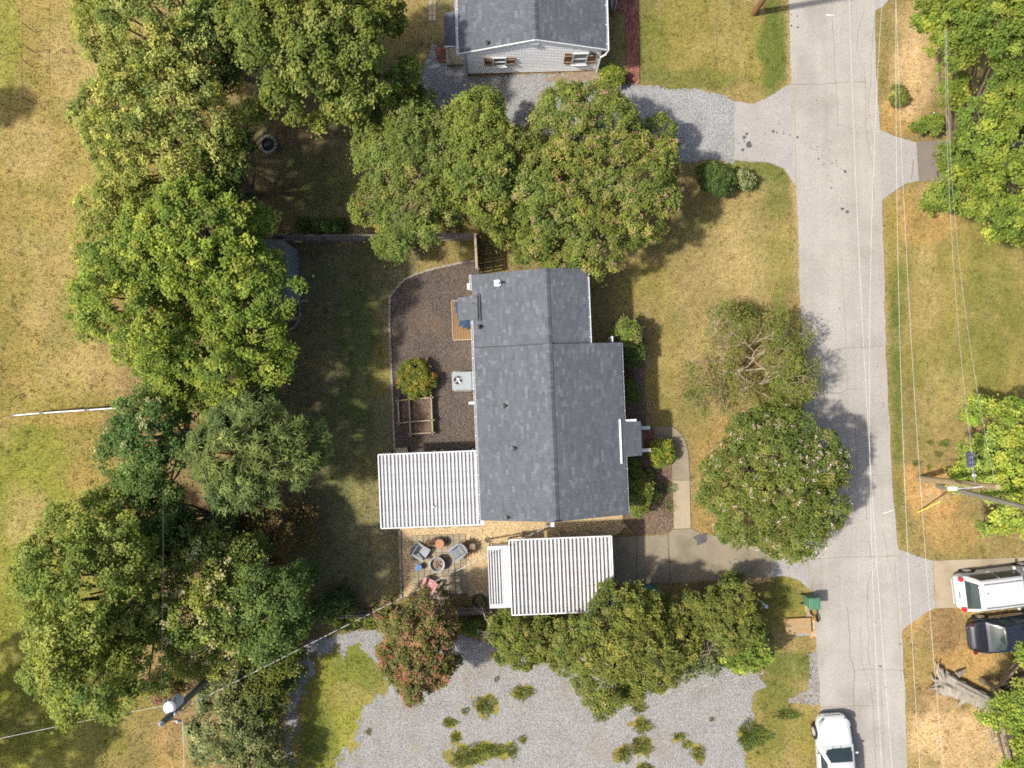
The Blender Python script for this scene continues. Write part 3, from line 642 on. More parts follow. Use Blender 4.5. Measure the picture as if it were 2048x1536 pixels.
# back stoop roof, blue tarp below it is a thing of its own
bz = 2.45
bx0 = HL(917, 617, bz).x; bx1 = HL(952, 617, ze).x; by0 = HL(930, 641, bz).y; by1 = HL(930, 595, bz).y
br = MB(); br.add([(bx0, by0, bz), (bx1, by0, bz + .42), (bx1, by1, bz + .42), (bx0, by1, bz), (bx0, by0, bz - .1), (bx1, by0, bz + .3), (bx1, by1, bz + .3), (bx0, by1, bz - .1)], [(0, 1, 2, 3), (7, 6, 5, 4), (0, 4, 5, 1), (2, 6, 7, 3), (3, 7, 4, 0), (1, 5, 6, 2)])
br = br.build('stoop_roof', M['deck'], house)
shingles(br, (bx0 - .02, by1, bz), (bx0 - .02, by0, bz), (bx1 - bx0 + .1, 0, .45), (-.45, 0, bx1 - bx0), 41, 14)
MB().box((bx1 + .13, (by0 + by1) / 2, bz + .52), (.05, by1 - by0 + .2, .05)).build('flashing', M['black'], house)
for y in (by0 + .15, by1 - .15): MB().box((bx0 + .12, y, 1.2), (.1, .1, 2.4)).build('stoop_post', M['white'], house)
# vents on the roof
def vent(px, py, m, r=.06, h=.3, cap=False):
    l = HL(px, py, 3.3); z = (zk - (xk - l.x) * (zk - ze) / (xk - xl)) if l.x < xk else zk - slope * (l.x - xk)
    l = HL(px, py, z)
    mb = MB().lathe([(r * 2.4, -.04), (r * 2.4, .03), (r * 1.3, .05), (r, .1), (r, h)], (l.x, l.y, z + up_), 10)
    o = mb.build('vent_pipe', m, house)
    if cap: MB().box((l.x - .06, l.y, z + up_ + .015), (.26, .3, .03)).build('flashing', M['white'], o)
vent(996, 567, M['white'], .07, .38, True); vent(958, 654, M['dark'], .05, .2); vent(1009, 812, M['dark'], .06, .22); vent(1028, 896, M['dark'], .06, .22); vent(1015, 1034, M['dark'], .05, .2)
ms = HL(1103, 1034, 3.7)
mast = MB().tube([(ms.x, yb - .04, 1.2), (ms.x, yb - .04, 4.3)], .035, 8).build('service_mast', M['plastic'], house)
MB().box((ms.x, yb - .04, 4.3), (.16, .2, .14)).build('weather_head', M['plastic'], mast)
MB().box((HL(943, 572, 2.3).x - .12, HL(943, 572, 2.3).y, 2.0), (.22, .3, .34)).build('meter_box', M['plastic'], house)
for px, py in ((940, 806),): MB().box((HL(px, py, 1.8).x + .1, HL(px, py, 1.8).y, 1.85), (.32, .12, .1)).build('downspout', M['white'], house)

# ------------------------------------------------------------------ white metal roofs on posts
def pans(root, x0, x1, y0, y1, z0, z1, n, low, wd=.55):
    """ribbed pans along local y; z0 at y0, z1 at y1; each pan is a part"""
    p = (x1 - x0) / n; h = .06
    pr = [(0, .004, 0), (p * .02, .004, 1), (p * (1 - wd - .03), .004, 1), (p * (1 - wd), h, 0), (p * (1 - wd + .08), h + .012, 0), (p * .9, h + .012, 0), (p * .95, h, 0), (p * .99, .0, 0)]
    mb = MB(); V = []
    L = y1 - y0
    for t in (0, 1): V += [(x, t * L, z + t * (z1 - z0)) for x, z, _ in pr]
    k = len(pr)
    for i in range(k - 1):
        mb.mi = 1 if i in (0, 1) else 0
        mb.f.append((i, i + 1, k + i + 1, k + i)); mb.m.append(mb.mi)
    mb.v = V; me = mb.mesh('roof_panel', [M['panel'], low])
    for i in range(n): at(link('roof_panel', me, root), (x0 + i * p + rnd.uniform(-.006, .006), y0 + rnd.uniform(-.012, .012), z0 + rnd.uniform(0, .006)), (0, 0, rnd.uniform(-.0022, .0022)))
def fascia4(root, x0, x1, y0, y1, z0, z1, t=.05, h=.14):
    for a, b, wd in (((x0, y0, z0), (x1, y0, z0), t), ((x0, y1, z1), (x1, y1, z1), t), ((x0, y0, z0), (x0, y1, z1), t), ((x1, y0, z0), (x1, y1, z1), t)):
        MB().bar(Vector(a) + Vector((0, 0, .035)), Vector(b) + Vector((0, 0, .035)), wd, h).build('fascia', M['white'], root)
pc = thing('patio_cover', 'flat white ribbed metal patio roof attached to back of grey house', 'patio cover', HO, TH)
cz = 2.42
cx0 = HL(760, 982, cz).x; cx1 = HL(965, 976, cz).x - .02; cy0 = HL(866, 1052, cz).y; cy1 = HL(857, 905, cz).y
pans(pc, cx0 + .03, cx1 - .03, cy0 + .03, cy1 - .03, cz, cz, 27, M['pandirtshade'], .5)
fascia4(pc, cx0, cx1, cy0, cy1, cz, cz)
for x in (cx0 + .2, (cx0 + cx1) / 2, cx1 - .5):
    for y in (cy0 + .15, cy1 - .15): MB().box((x, y, cz / 2 - .04), (.09, .09, cz - .08)).build('post', M['white'], pc)
for y in (cy0 + .15, cy1 - .15): MB().box(((cx0 + cx1) / 2, y, cz - .06), (cx1 - cx0 - .1, .08, .1)).build('beam', M['white'], pc)
MB().lathe([(.05, 0), (.06, .08), (.03, .12)], (HL(868, 1013, cz).x, HL(868, 1013, cz).y, cz + .05), 8).build('vent_cap', M['plastic'], pc)
cp = thing('carport', 'white ribbed metal carport roof over concrete driveway end with leaf litter in its troughs', 'carport', HO, TH)
kz = 2.4
kx0 = HL(1021, 1154, kz).x; kx1 = HL(1225, 1146, kz).x; ky0 = HL(1126, 1225, kz).y; ky1 = HL(1119, 1075, kz).y
pans(cp, kx0 + .03, kx1 - .03, ky0 + .03, ky1 - .03, kz, kz + .05, 26, M['pandirtshade2'], .55)
fascia4(cp, kx0, kx1, ky0, ky1, kz, kz + .05)
for x in (kx0 + .7, (kx0 + kx1) / 2 + .05, kx1 - 1.0):
    MB().box((x, ky1 - .22, kz / 2 - .04), (.1, .1, kz - .08)).build('post', M['timber'], cp); MB().box((x, ky0 + .2, kz / 2 - .04), (.1, .1, kz - .08)).build('post', M['timber'], cp)
for y in (ky0 + .2, ky1 - .22): MB().box(((kx0 + kx1) / 2, y, kz - .07), (kx1 - kx0 - .1, .08, .12)).build('beam', M['timber'], cp)
ls = thing('lean_to', 'narrow white slatted lean-to roof beside the carport, with wide white border', 'lean-to', HO, TH)
lz = 2.1
lx0 = HL(977, 1155, lz).x; lx1 = HL(1023, 1150, lz).x; ly0 = HL(1003, 1215, lz).y; ly1 = HL(997, 1091, lz).y
pans(ls, lx0 + .05, lx1 - .42, ly0 + .2, ly1 - .2, lz, lz, 5, M['pandirtshade2'], .55)
for a, b in (((lx0, ly0), (lx1, ly0 + .22)), ((lx0, ly1 - .2), (lx1, ly1)), ((lx1 - .42, ly0 + .22), (lx1, ly1 - .2)), ((lx0, ly0 + .22), (lx0 + .05, ly1 - .2))):
    MB().box(((a[0] + b[0]) / 2, (a[1] + b[1]) / 2, lz + .05), (b[0] - a[0], b[1] - a[1], .07)).build('border_panel', M['panel'], ls)
for x in (lx0 + .1, lx1 - .1):
    for y in (ly0 + .1, ly1 - .1): MB().box((x, y, lz / 2), (.08, .08, lz - .02)).build('post', M['white'], ls)

# ------------------------------------------------------------------ the neighbour's house
NO = P(1063, 144); NT = R(1.6); RN = Matrix.Rotation(-NT, 4, 'Z')
def NL(px, py, z=0.0): return RN @ (P(px, py, z) - NO)
nb = thing('house', 'white sided house with cedar shutters beyond the gravel drive', 'house', NO, NT)
nwl = NL(935.5, 147).x; nwr = NL(1190, 141).x; nze, nzk = 2.42, 3.5
nxk = (nwl + nwr) / 2 + .1; nlen = 9.0
nroof = gable(nb, nwl - .28, nwr + .28, nxk, -.06, nlen, nze + .02, nze + .02, nzk + .16, 150, 150, 51, 1.02)
gutter(nb, nwl - .3, -.1, nlen, nze + .03, -1); gutter(nb, nwr + .3, -.1, nlen, nze + .03, 1)
for s_, xa in ((-1, nwl - .28), (1, nwr + .28)): MB().bar((xa, -.085, nze - .02), (nxk, -.085, nzk + .12), .04, .14).build('rake_board', M['white'], nb)
wall_prism(nb, [(nwl, 0), (nwr, 0), (nwr, nze), (nxk, nzk), (nwl, nze)], .0, nlen - .2, M['siding'])
nb_n = 20; dz = nzk / nb_n
for i in range(nb_n):
    z0, z1 = .12 + i * dz * .97, .12 + (i + 1) * dz * .97
    def half(z): return 1.0 if z < nze else max(0.0, (nzk - z) / (nzk - nze))
    a0 = nxk - (nxk - nwl) * half(z0); b0 = nxk + (nwr - nxk) * half(z0); a1 = nxk - (nxk - nwl) * half(z1); b1 = nxk + (nwr - nxk) * half(z1)
    mb = MB(); mb.add([(a0, -.045, z0), (b0, -.045, z0), (b1, -.012, z1), (a1, -.012, z1), (a0, -.004, z0), (b0, -.004, z0)], [(0, 1, 2, 3), (4, 5, 1, 0)])
    mb.build('siding_board', M['siding'], nb)
for x in (nwl, nwr): MB().box((x, -.03, nze / 2 + .04), (.12, .1, nze - .1)).build('corner_board', M['white'], nb)
MB().box(((nwl + nwr) / 2, -.02, .06), (nwr - nwl, .05, .12)).build('foundation', M['brick'], nb)
MB().tube([(nwr + .36, -.1, nze - .05), (nwr + .3, -.12, nze - .35), (nwr + .08, -.14, nze - .6), (nwr + .08, -.14, .1)], .045, 6).build('downspout', M['white'], nb)
MB().tube([(nwl - .36, -.1, nze - .05), (nwl - .1, -.14, nze - .4), (nwl - .06, -.14, .1)], .045, 6).build('downspout', M['white'], nb)
gv = NL(1072, 89, 3.1); MB().box((nxk, -.06, 3.12), (.34, .07, .24)).build('gable_vent', M['white'], nb)
for cx_, zc, ww, hh in ((NL(999, 125, 1.3).x, 1.42, .55, .78), (NL(1160, 122, 1.6).x, 1.52, .62, 1.05)):
    f = side_window(nb, (cx_, -.05, zc), (0, -1), ww, hh)
    for u in (-1, 1):
        sh = MB().box((cx_ + u * (ww / 2 + .3), -.062, zc), (.36, .03, hh + .06)).build('shutter', M['shutter'], nb)
        me = MB().box((0, 0, 0), (.36, .03, .08)).mesh('batten', M['timber'])
        for v in (-.32, .32): at(link('batten', me, sh), (cx_ + u * (ww / 2 + .3), -.09, zc + v * hh))
fl = NL(1182, 97, 2.3); MB().lathe([(.07, -.08), (.1, 0), (.06, .06)], (fl.x, -.13, 2.24), 10).build('flood_light', M['dark'], nb)
MB().lathe([(.13, -.03), (.12, .03), (.07, .05), (.07, .15)], (NL(975, 89, 2.8).x, NL(975, 89, 2.8).y, 2.95), 10).build('vent_pipe', M['dark'], nb)
# side porch of the neighbour
nz = 2.15
qx0 = NL(889, 60, nz).x; qy0 = NL(905, 94, nz).y; qy1 = NL(905, 26, nz).y; qx1 = nwl - .27
q = MB(); q.add([(qx0, qy0, nz), (qx1, qy0, nz + .22), (qx1, qy1, nz + .22), (qx0, qy1, nz), (qx0, qy0, nz - .1), (qx1, qy0, nz + .1), (qx1, qy1, nz + .1), (qx0, qy1, nz - .1)], [(0, 1, 2, 3), (7, 6, 5, 4), (0, 4, 5, 1), (2, 6, 7, 3), (3, 7, 4, 0), (1, 5, 6, 2)])
q = q.build('side_porch_roof', M['deck'], nb); shingles(q, (qx0 - .02, qy1, nz + .004), (qx0 - .02, qy0, nz + .004), (qx1 - qx0, 0, .22), (-.22, 0, qx1 - qx0), 61, 10, .85)
MB().box(((qx0 + qx1) / 2, qy0 - .02, nz + .06), (qx1 - qx0 + .1, .04, .12)).build('fascia', M['white'], nb)
MB().box((NL(912, 118, .2).x, NL(912, 108, .2).y, .11), (1.05, 1.1, .22)).build('stoop', M['concrete2'], nb)
for y in (qy0 + .12, qy1 - .12): MB().box((qx0 + .15, y, nz / 2 - .03), (.1, .1, nz - .06)).build('porch_post', M['white'], nb)
# front porch on the road side
MB().prism([NL(1214, -60)[:2], NL(1222, 30)[:2], NL(1229, 26)[:2], NL(1236, 0)[:2], NL(1236, -60)[:2]], 0, .3).build('porch_floor', M['grime'], nb)
MB().tube([NL(1223, 32), NL(1234, -14, 1.6)], .07, 8).build('porch_post', M['shutter'], nb)

# ------------------------------------------------------------------ fences
def plank_fence(name, label, a, b, h, rails, m, pitch=.15, side=1, cap=None, gap=.008, group=None):
    a = Vector(a); b = Vector(b); d = b - a; L = d.length; ang = math.atan2(d.y, d.x)
    t = thing(name, label, 'fence', a, ang, group)
    n = int(L / pitch); me = [MB().box((0, 0, hh / 2), (pitch - gap, .02, hh)).mesh('picket', m) for hh in (h, h - .02, h + .015)]
    for i in range(n): at(link('picket', rnd.choice(me), t), (pitch * (i + .5), 0, .03), (rnd.uniform(-.01, .01), rnd.uniform(-.012, .012), 0))
    for z in rails: MB().box((L / 2, -side * .035, z), (L, .045, .09)).build('rail', m, t)
    k = max(2, int(L / 2.4) + 1)
    for i in range(k): MB().box((L * i / (k - 1), -side * .1, h / 2), (.09, .09, h + .02)).build('post', m, t)
    if cap: MB().box((L / 2, -side * .02, h + .05), (L, .12, .04)).build('cap_rail', cap, t)
    return t
plank_fence('plank_fence', 'long weathered grey plank fence from the left trees to the mulch bed', P(560, 485), P(952, 481), 1.8, (.3, .95, 1.65), M['wood'], side=1)
plank_fence('plank_fence', 'short weathered plank fence joining the long fence to the house corner', P(953, 482), P(956, 548), 1.75, (.3, .95, 1.6), M['wood'], side=-1, cap=M['timber'])
plank_fence('picket_fence', 'low weathered picket fence between patio and gravel lot', P(660, 1222), P(984, 1214), 1.15, (.3, .95), M['wood'], pitch=.13, side=-1, gap=.045)
def capped(label, ax, ay, bx_, by_):
    a = P(ax, ay + 3); b = P(bx_, by_ + 3); d = b - a; L = d.length
    t = thing('panel_fence', label, 'fence', a, math.atan2(d.y, d.x), 'white capped fence panels in the left field')
    for k in range(4): MB().box((L / 2, 0, .2 + .34 * k), (L - .1, .03, .33)).build('board', M['grime'], t)
    MB().box((L / 2, 0, 1.44), (L, .05, .04)).build('cap_rail', M['plastic'], t)
    for x in (.04, L - .04): MB().box((x, 0, .74), (.1, .1, 1.48)).build('post', M['wood'], t)
capped('white topped fence panel at the open end of the field fence', 62, 826, 118, 821)
capped('white topped middle panel of the field fence', 120, 821, 205, 815)
capped('white topped fence panel running into the tree edge of the field', 207, 815, 265, 811)
wf = thing('wire_fence', 'thin dark wire fence enclosing the greener corner of the field', 'fence', P(38, 200))
o_ = P(38, 200)
for a, b in (((70, -80), (69, 208)), ((70, 105), (-120, 122)), ((69, 208), (-120, 216))):
    pa, pb = P(*a), P(*b)
    for z in (.95,): MB().tube([pa - o_ + Vector((0, 0, z)), pb - o_ + Vector((0, 0, z))], .007, 5).build('wire', M['dark'], wf)
    n = int((pb - pa).length / 2.4) + 1
    for i in range(n + 1):
        p = pa + (pb - pa) * i / n - o_; MB().tube([p, p + Vector((0, 0, 1.0))], .02, 6).build('post', M['wood'], wf)

# ------------------------------------------------------------------ shed under the trees
sh = thing('shed', 'small grey shed with dark roof half hidden under the left trees', 'shed', P(566, 548), TH)
def SL(px, py, z=0.0): return RM @ (P(px, py, z) - P(566, 548))
sx, sy0_, sy1_ = SL(598, 560).x, SL(590, 612).y, SL(590, 500).y
MB().box((sx - 1.2, (sy0_ + sy1_) / 2, 1.05), (2.4, sy1_ - sy0_, 2.1)).build('wall', M['grime'], sh)
for k in range(18):
    MB().box((sx + .012, sy0_ + .08 + k * (sy1_ - sy0_ - .1) / 18 + .05, 1.05), (.02, (sy1_ - sy0_ - .1) / 18 - .012, 2.08)).build('wall_board', M['metal'], sh)
MB().box((sx + .03, sy0_ + 1.1, 1.0), (.04, .12, 1.9)).build('door_gap', M['black'], sh)
MB().box((sx - .16, sy0_ - .03, 2.13), (2.3, .1, .12)).build('fascia', M['wood'], sh)
r1 = MB(); r1.add([(sx + .02, sy0_ - .1, 2.12), (sx + .02, sy1_ + .1, 2.12), (sx - 1.2, sy1_ + .1, 2.7), (sx - 1.2, sy0_ - .1, 2.7), (sx - 2.5, sy1_ + .1, 2.12), (sx - 2.5, sy0_ - .1, 2.12)], [(0, 1, 2, 3), (3, 2, 4, 5)]); r1.build('roof', M['asphaltdark'], sh)

# ------------------------------------------------------------------ garden edging, raised bed, ring
def edging(label, pts, wd=.1, ln=.3, h=.09, z0=0.0, m=None):
    o = P(*pts[0]); t = thing('garden_edging', label, 'edging', o)
    me = [MB().box((0, 0, h / 2), (ln * s_ - .012, wd, h)).mesh('edging_block', m or M['block']) for s_ in (1, .9)]
    P3 = [P(*p) - o for p in pts]; carry = 0.0
    for a, b in zip(P3[:-1], P3[1:]):
        d = b - a; L = d.length; ang = math.atan2(d.y, d.x); x = carry
        while x < L:
            p = a + d * ((x + ln / 2) / L); at(link('edging_block', rnd.choice(me), t), (p.x + rnd.uniform(-.008, .008), p.y + rnd.uniform(-.008, .008), z0), (rnd.uniform(-.02, .02), rnd.uniform(-.02, .02), ang + rnd.uniform(-.03, .03))); x += ln
        carry = x - L
    return t
edging('curved pale stone edging round the brown mulch bed', [(949, 522), (920, 526), (900, 531), (875, 536), (850, 543), (832, 549), (815, 557), (806, 564), (799, 571), (790, 581), (782, 592), (780, 604), (779, 640), (782, 720), (786, 800), (790, 908)])
edging('straight pale edging along the pea gravel patio', [(800, 1060), (801, 1120), (803, 1192)], .11)
edging('grey curved edging round the dark bed by the shed', [(600, 612), (601, 628), (598, 642), (590, 654), (584, 658)], .12)
rb = thing('raised_bed', 'two joined timber raised bed frames below the orange flowering bush', 'raised bed', P(830, 832))
o_ = P(830, 832); zt = .38
def bed_rail(a, b, m=M['timber']): MB().bar(P(*a) - o_ + Vector((0, 0, zt / 2 + .03)), P(*b) - o_ + Vector((0, 0, zt / 2 + .03)), .055, zt).build('side_board', m, rb)
jn = [(796, 801), (818, 799), (862, 795), (798, 846), (820, 844), (864, 840), (821, 868), (865, 865)]
jn = [(1024 + (x - 1024) * .99, 768 + (y - 768) * .99) for x, y in jn]
for i, j in ((0, 1), (1, 2), (0, 3), (1, 4), (2, 5), (3, 4), (4, 5), (4, 6), (5, 7), (6, 7)): bed_rail(jn[i], jn[j])
for x, y in jn:
    for dx, dy in ((-.09, 0), (.09, 0), (0, .09), (0, -.09)):
        p = P(x, y) - o_; MB().box((p.x + dx, p.y + dy, zt / 2 + .04), (.06, .06, zt + .1)).build('corner_post', M['timber'], rb)
for (a, b, c_, d_) in ((0, 1, 4, 3), (1, 2, 5, 4), (4, 5, 7, 6)):
    pl = [(P(*jn[k]) - o_)[:2] for k in (a, b, c_, d_)]; MB().prism(pl, .02, .16).build('soil', M['mulch2'], rb)
fr = thing('fire_ring', 'round stone fire ring with black ash in the dark back yard', 'fire ring', P(538, 290))
me = [MB().box((0, 0, .09), (.2 * s_, .15, .18), taper=.85).mesh('stone', M['stone']) for s_ in (1, 1.15, .85)]
for k in range(13):
    a = 2 * math.pi * k / 13; at(link('stone', rnd.choice(me), fr), (.4 * math.cos(a), .43 * math.sin(a), 0), (0, 0, a + math.pi / 2 + rnd.uniform(-.15, .15)))
MB().lathe([(.34, 0), (.34, .04), (.2, .07), (.0001, .08)], n=16, capt=False).build('ash', M['ash'], fr)

# ------------------------------------------------------------------ things by the back of the house
ac = thing('air_conditioner', 'grey box air conditioner with round fan against the back wall', 'air conditioner', P(926, 762), TH)
hz = .95
MB().box((.05, 0, .04), (1.1, 1.05, .08)).build('base_pad', M['concrete2'], ac)
MB().box((0, 0, hz / 2 + .06), (.98, .92, hz - .08)).build('cabinet', M['metal'], ac, bevel=.01)
top = MB(); n = 24
ring = [(-.18 + .21 * math.cos(2 * math.pi * k / n), .05 + .21 * math.sin(2 * math.pi * k / n)) for k in range(n)]
top.lathe([(.215, 0), (.215, .03), (.235, .035), (.235, 0)], (-.18, .05, hz + .02), 24, False, False); top.build('fan_ring', M['metal'], ac)
MB().lathe([(.21, 0), (.21, .006)], (-.18, .05, hz + .021), 24).build('fan_well', M['black'], ac)
for k in range(4):
    a = k * math.pi / 2 + .5; b = MB(); b.box((-.18 + .12 * math.cos(a), .05 + .12 * math.sin(a), hz + .035), (.16, .1, .006), M=Matrix.Rotation(a, 4, 'Z') @ Matrix.Rotation(.35, 4, 'X')); b.build('fan_blade', M['steel'], ac)
MB().lathe([(.065, 0), (.065, .05), (.04, .06)], (-.18, .1, hz + .035), 12).build('motor', M['plastic'], ac)
MB().box((.56, 0, .75), (.16, .92, .22)).build('duct', M['white'], ac)
MB().tube([(-.35, -.5, .1), (.3, -.53, .1), (.45, -.5, .3)], .03, 6).build('pipe', M['grime'], ac)
dk = thing('deck', 'low plywood deck platform with pale frame behind the grey house', 'deck', P(926, 645), TH)
def DL(px, py, z=0.0): return RM @ (P(px, py, z) - P(926, 645))
d0, d1 = DL(907, 681), DL(946, 601)
for k in range(8): MB().box((d0.x + (k + .5) * (d1.x - d0.x) / 8, (d0.y + d1.y) / 2, .27), ((d1.x - d0.x) / 8 - .008, d1.y - d0.y, .04)).build('deck_board', M['plywood'], dk)
for a, b in ((d0, (d1.x, d0.y)), ((d0.x, d1.y), d1), (d0, (d0.x, d1.y)), ((d1.x, d0.y), d1)): MB().bar((a[0], a[1], .2), (b[0], b[1], .2), .05, .24).build('frame_board', M['timber'], dk)
# tarp: folded sheet hanging from the stoop roof edge down over the deck
def make_tarp():
    t0 = P(925, 630); nu, nv = 60, 16; V = []
    path = [(908, 603, 1.5), (911, 615, 1.25), (914, 632, .95), (919, 648, .7), (928, 658, .5), (940, 656, .45), (947, 645, .6)]
    inn = [(912, 600, 1.9), (920, 612, 1.95), (924, 626, 1.9), (928, 636, 1.7), (934, 640, 1.6), (942, 640, 1.6), (948, 636, 1.7)]
    pa = [P(*p) for p in path]; pb = [P(*p) for p in inn]
    def samp(pp, t):
        t = t * (len(pp) - 1); i = min(int(t), len(pp) - 2); return pp[i].lerp(pp[i + 1], t - i)
    for j in range(nv + 1):
        for i in range(nu + 1):
            u = i / nu; v = j / nv; p = samp(pa, u).lerp(samp(pb, u), v)
            f = math.sin(u * 46 + v * 5) * .13 * (1 - v * .5) + math.sin(u * 19 + 1 + v * 3) * .1 + math.sin(u * 90 + v * 11) * .04
            V.append(p - t0 + Vector((f * .3, f * .4, f)))
    mb = MB(); mb.add(V, [(j * (nu + 1) + i, j * (nu + 1) + i + 1, (j + 1) * (nu + 1) + i + 1, (j + 1) * (nu + 1) + i) for j in range(nv) for i in range(nu)])
    o = mb.build('tarp', M['tarp'], smooth=True); o.location = t0
    s_ = o.modifiers.new('thick', 'SOLIDIFY'); s_.thickness = .012
    tag(o, 'crumpled blue tarp hanging under the back stoop roof', 'tarp')
make_tarp()
for px, py, dx, dy, dz, rz in ((803, 902, .5, .3, .12, .1), (838, 901, .9, .18, .2, .0), (889, 897, .1, .42, .06, -.6)):
    pass
tag(at(MB().bar((-.25, -.2, .9), (.1, .12, 1.2), .12, .03).build('plank', M['timber']), P(887, 899)), 'short pale plank leaning out from under the patio cover edge', 'plank')
tag(at(MB().box((0, 0, .14), (.6, .34, .28), .05).build('storage_box', M['timber'], bevel=.02), P(805, 901)), 'small pale wooden box beside the edging end at patio cover', 'box')

# ------------------------------------------------------------------ patio
pt = struct(MB().prism([P(822, 1071)[:2], P(931, 1067)[:2], P(935, 1192)[:2], P(828, 1194)[:2]], -.05, .022).build('patio', M['mortar']))
pm = MB().box((0, 0, .02), (.293, .293, .045)).mesh('paver', M['paver'])
po = P(822, 1071)
ex = (P(931, 1067) - P(822, 1071)) / 9; ey = (P(827, 1190) - P(822, 1071)) / 10
for i in range(9):
    for j in range(10):
        p = po + ex * (i + .5) + ey * (j + .5); at(link('paver', pm, pt), (p.x, p.y, rnd.uniform(0, .006)), (rnd.uniform(-.01, .01), rnd.uniform(-.01, .01), math.atan2(ex.y, ex.x) + rnd.uniform(-.012, .012)))
for i, px in enumerate((833, 862, 893, 922, 951)): at(link('paver', pm, pt), P(px, 1054 - i * 1.2), (0, 0, .04), (1.15, .9, 1))
def adirondack(label, px, py, rz, m):
    t = thing('adirondack_chair', label, 'chair', P(px, py), rz, 'chairs on the patio')   # faces +x
    s_ = MB().box((0, 0, 0), (.095, .5, .022)).mesh('seat_slat', m)
    for k in range(5): at(link('seat_slat', s_, t), (.27 - k * .105, 0, .36 - k * .028), (0, -.26, 0))
    for k, (y, L) in enumerate(((-.22, .68), (-.11, .78), (0, .82), (.11, .78), (.22, .68))):
        o = MB().box((0, 0, L / 2), (.022, .098, L)).build('back_slat', m, t); at(o, (-.17, y, .25), (y * -.25, -.62, 0))
    MB().box((-.36, 0, .62), (.03, .52, .07), M=Matrix.Rotation(-.5, 4, 'Y')).build('back_rail', m, t)
    for y in (-1, 1):
        a = MB(); a.prism([(.32, y * .26), (.3, y * .4), (-.35, y * .36), (-.38, y * .28)], .55, .575); a.build('arm', m, t)
        MB().box((.26, y * .3, .28), (.09, .03, .55)).build('leg', m, t); MB().bar((.3, y * .28, .32), (-.5, y * .28, .06), .03, .12).build('leg', m, t)
adirondack('grey adirondack chair left of the round orange side table', 846, 1101, R(-32), M['chairgrey'])
adirondack('grey adirondack chair between the fire pit and the dry brown plant', 914, 1101, R(215), M['chairgrey'])
adirondack('faded pink adirondack chair by the red crape myrtle', 860, 1166, R(62), M['chairpink'])
fp = thing('fire_pit', 'round steel fire pit bowl with burnt logs on the paved patio', 'fire pit', P(876, 1125))
MB().lathe([(.18, .12), (.3, .2), (.36, .34), (.375, .44), (.41, .45), (.41, .47), (.36, .47), (.33, .36), (.26, .26), (.0001, .22)], n=28, capt=False).build('bowl', M['steel'], fp, smooth=True)
MB().lathe([(.33, .3), (.3, .31), (.0001, .33)], n=24, capb=False, capt=False).build('ash', M['rust'], fp)
for k in range(4):
    a = k * 1.57 + .4; MB().bar((.25 * math.cos(a), .25 * math.sin(a), .22), (.34 * math.cos(a), .34 * math.sin(a), 0), .04, .04).build('leg', M['dark'], fp)
for k, (a, x, y) in enumerate(((.3, 0, .05), (1.6, -.06, -.04), (2.5, .06, -.06))): MB().tube([(x - .16 * math.cos(a), y - .16 * math.sin(a), .35), (x + .16 * math.cos(a), y + .16 * math.sin(a), .38)], .035, 6).build('log', M['rust'], fp)
ot = thing('side_table', 'round drum table with orange top between the grey chairs', 'side table', P(881, 1084))
MB().lathe([(.2, .0), (.24, .1), (.25, .25), (.22, .4), (.25, .44), (.25, .46)], n=24).build('drum', M['teal'], ot, smooth=False)
MB().lathe([(.235, .461), (.235, .475), (.22, .48)], n=24).build('top', M['orange'], ot)
bs = thing('stool', 'small round blue stool beside the fire pit', 'stool', P(839, 1132))
MB().lathe([(.17, .3), (.185, .33), (.18, .36), (.16, .365)], n=20).build('seat', M['blue'], bs)
for k in range(3):
    a = k * 2.094; MB().tube([(.08 * math.cos(a), .08 * math.sin(a), .31), (.15 * math.cos(a), .15 * math.sin(a), 0)], .014, 6).build('leg', M['dark'], bs)
hk = thing('plant_hook', 'dark curved iron garden hook standing at the patio edge', 'garden hook', P(938, 1102))
for k, (h_, bx_, by_) in enumerate(((1.3, .2, .45), (1.1, .15, -.5))):
    MB().tube([(0, 0, 0), (0, 0, h_ * .7), (bx_ * .3, by_ * .3, h_), (bx_, by_ * .7, h_ * .98), (bx_ * 1.1, by_, h_ * .8)], .014, 6).build('hook_arm', M['dark'], hk)
MB().lathe([(.02, 0), (.13, .03), (.16, .1), (.15, .1), (.0001, .06)], (.24, .45, .85), 14, capt=False).build('hanging_tray', M['rust'], hk)
tr = thing('hose_reel', 'coiled dark green hose lying in the shade by the carport post', 'garden hose', P(958, 1200))
mb = MB()
for k in range(4):
    r = .24 + .035 * k; mb.tube([(r * math.cos(a), r * math.sin(a), .03 + .012 * k) for a in np.linspace(0, 2 * math.pi, 22)], .016, 6, False)
mb.build('coil', mat('hose', (.03, .06, .03), .5), tr)

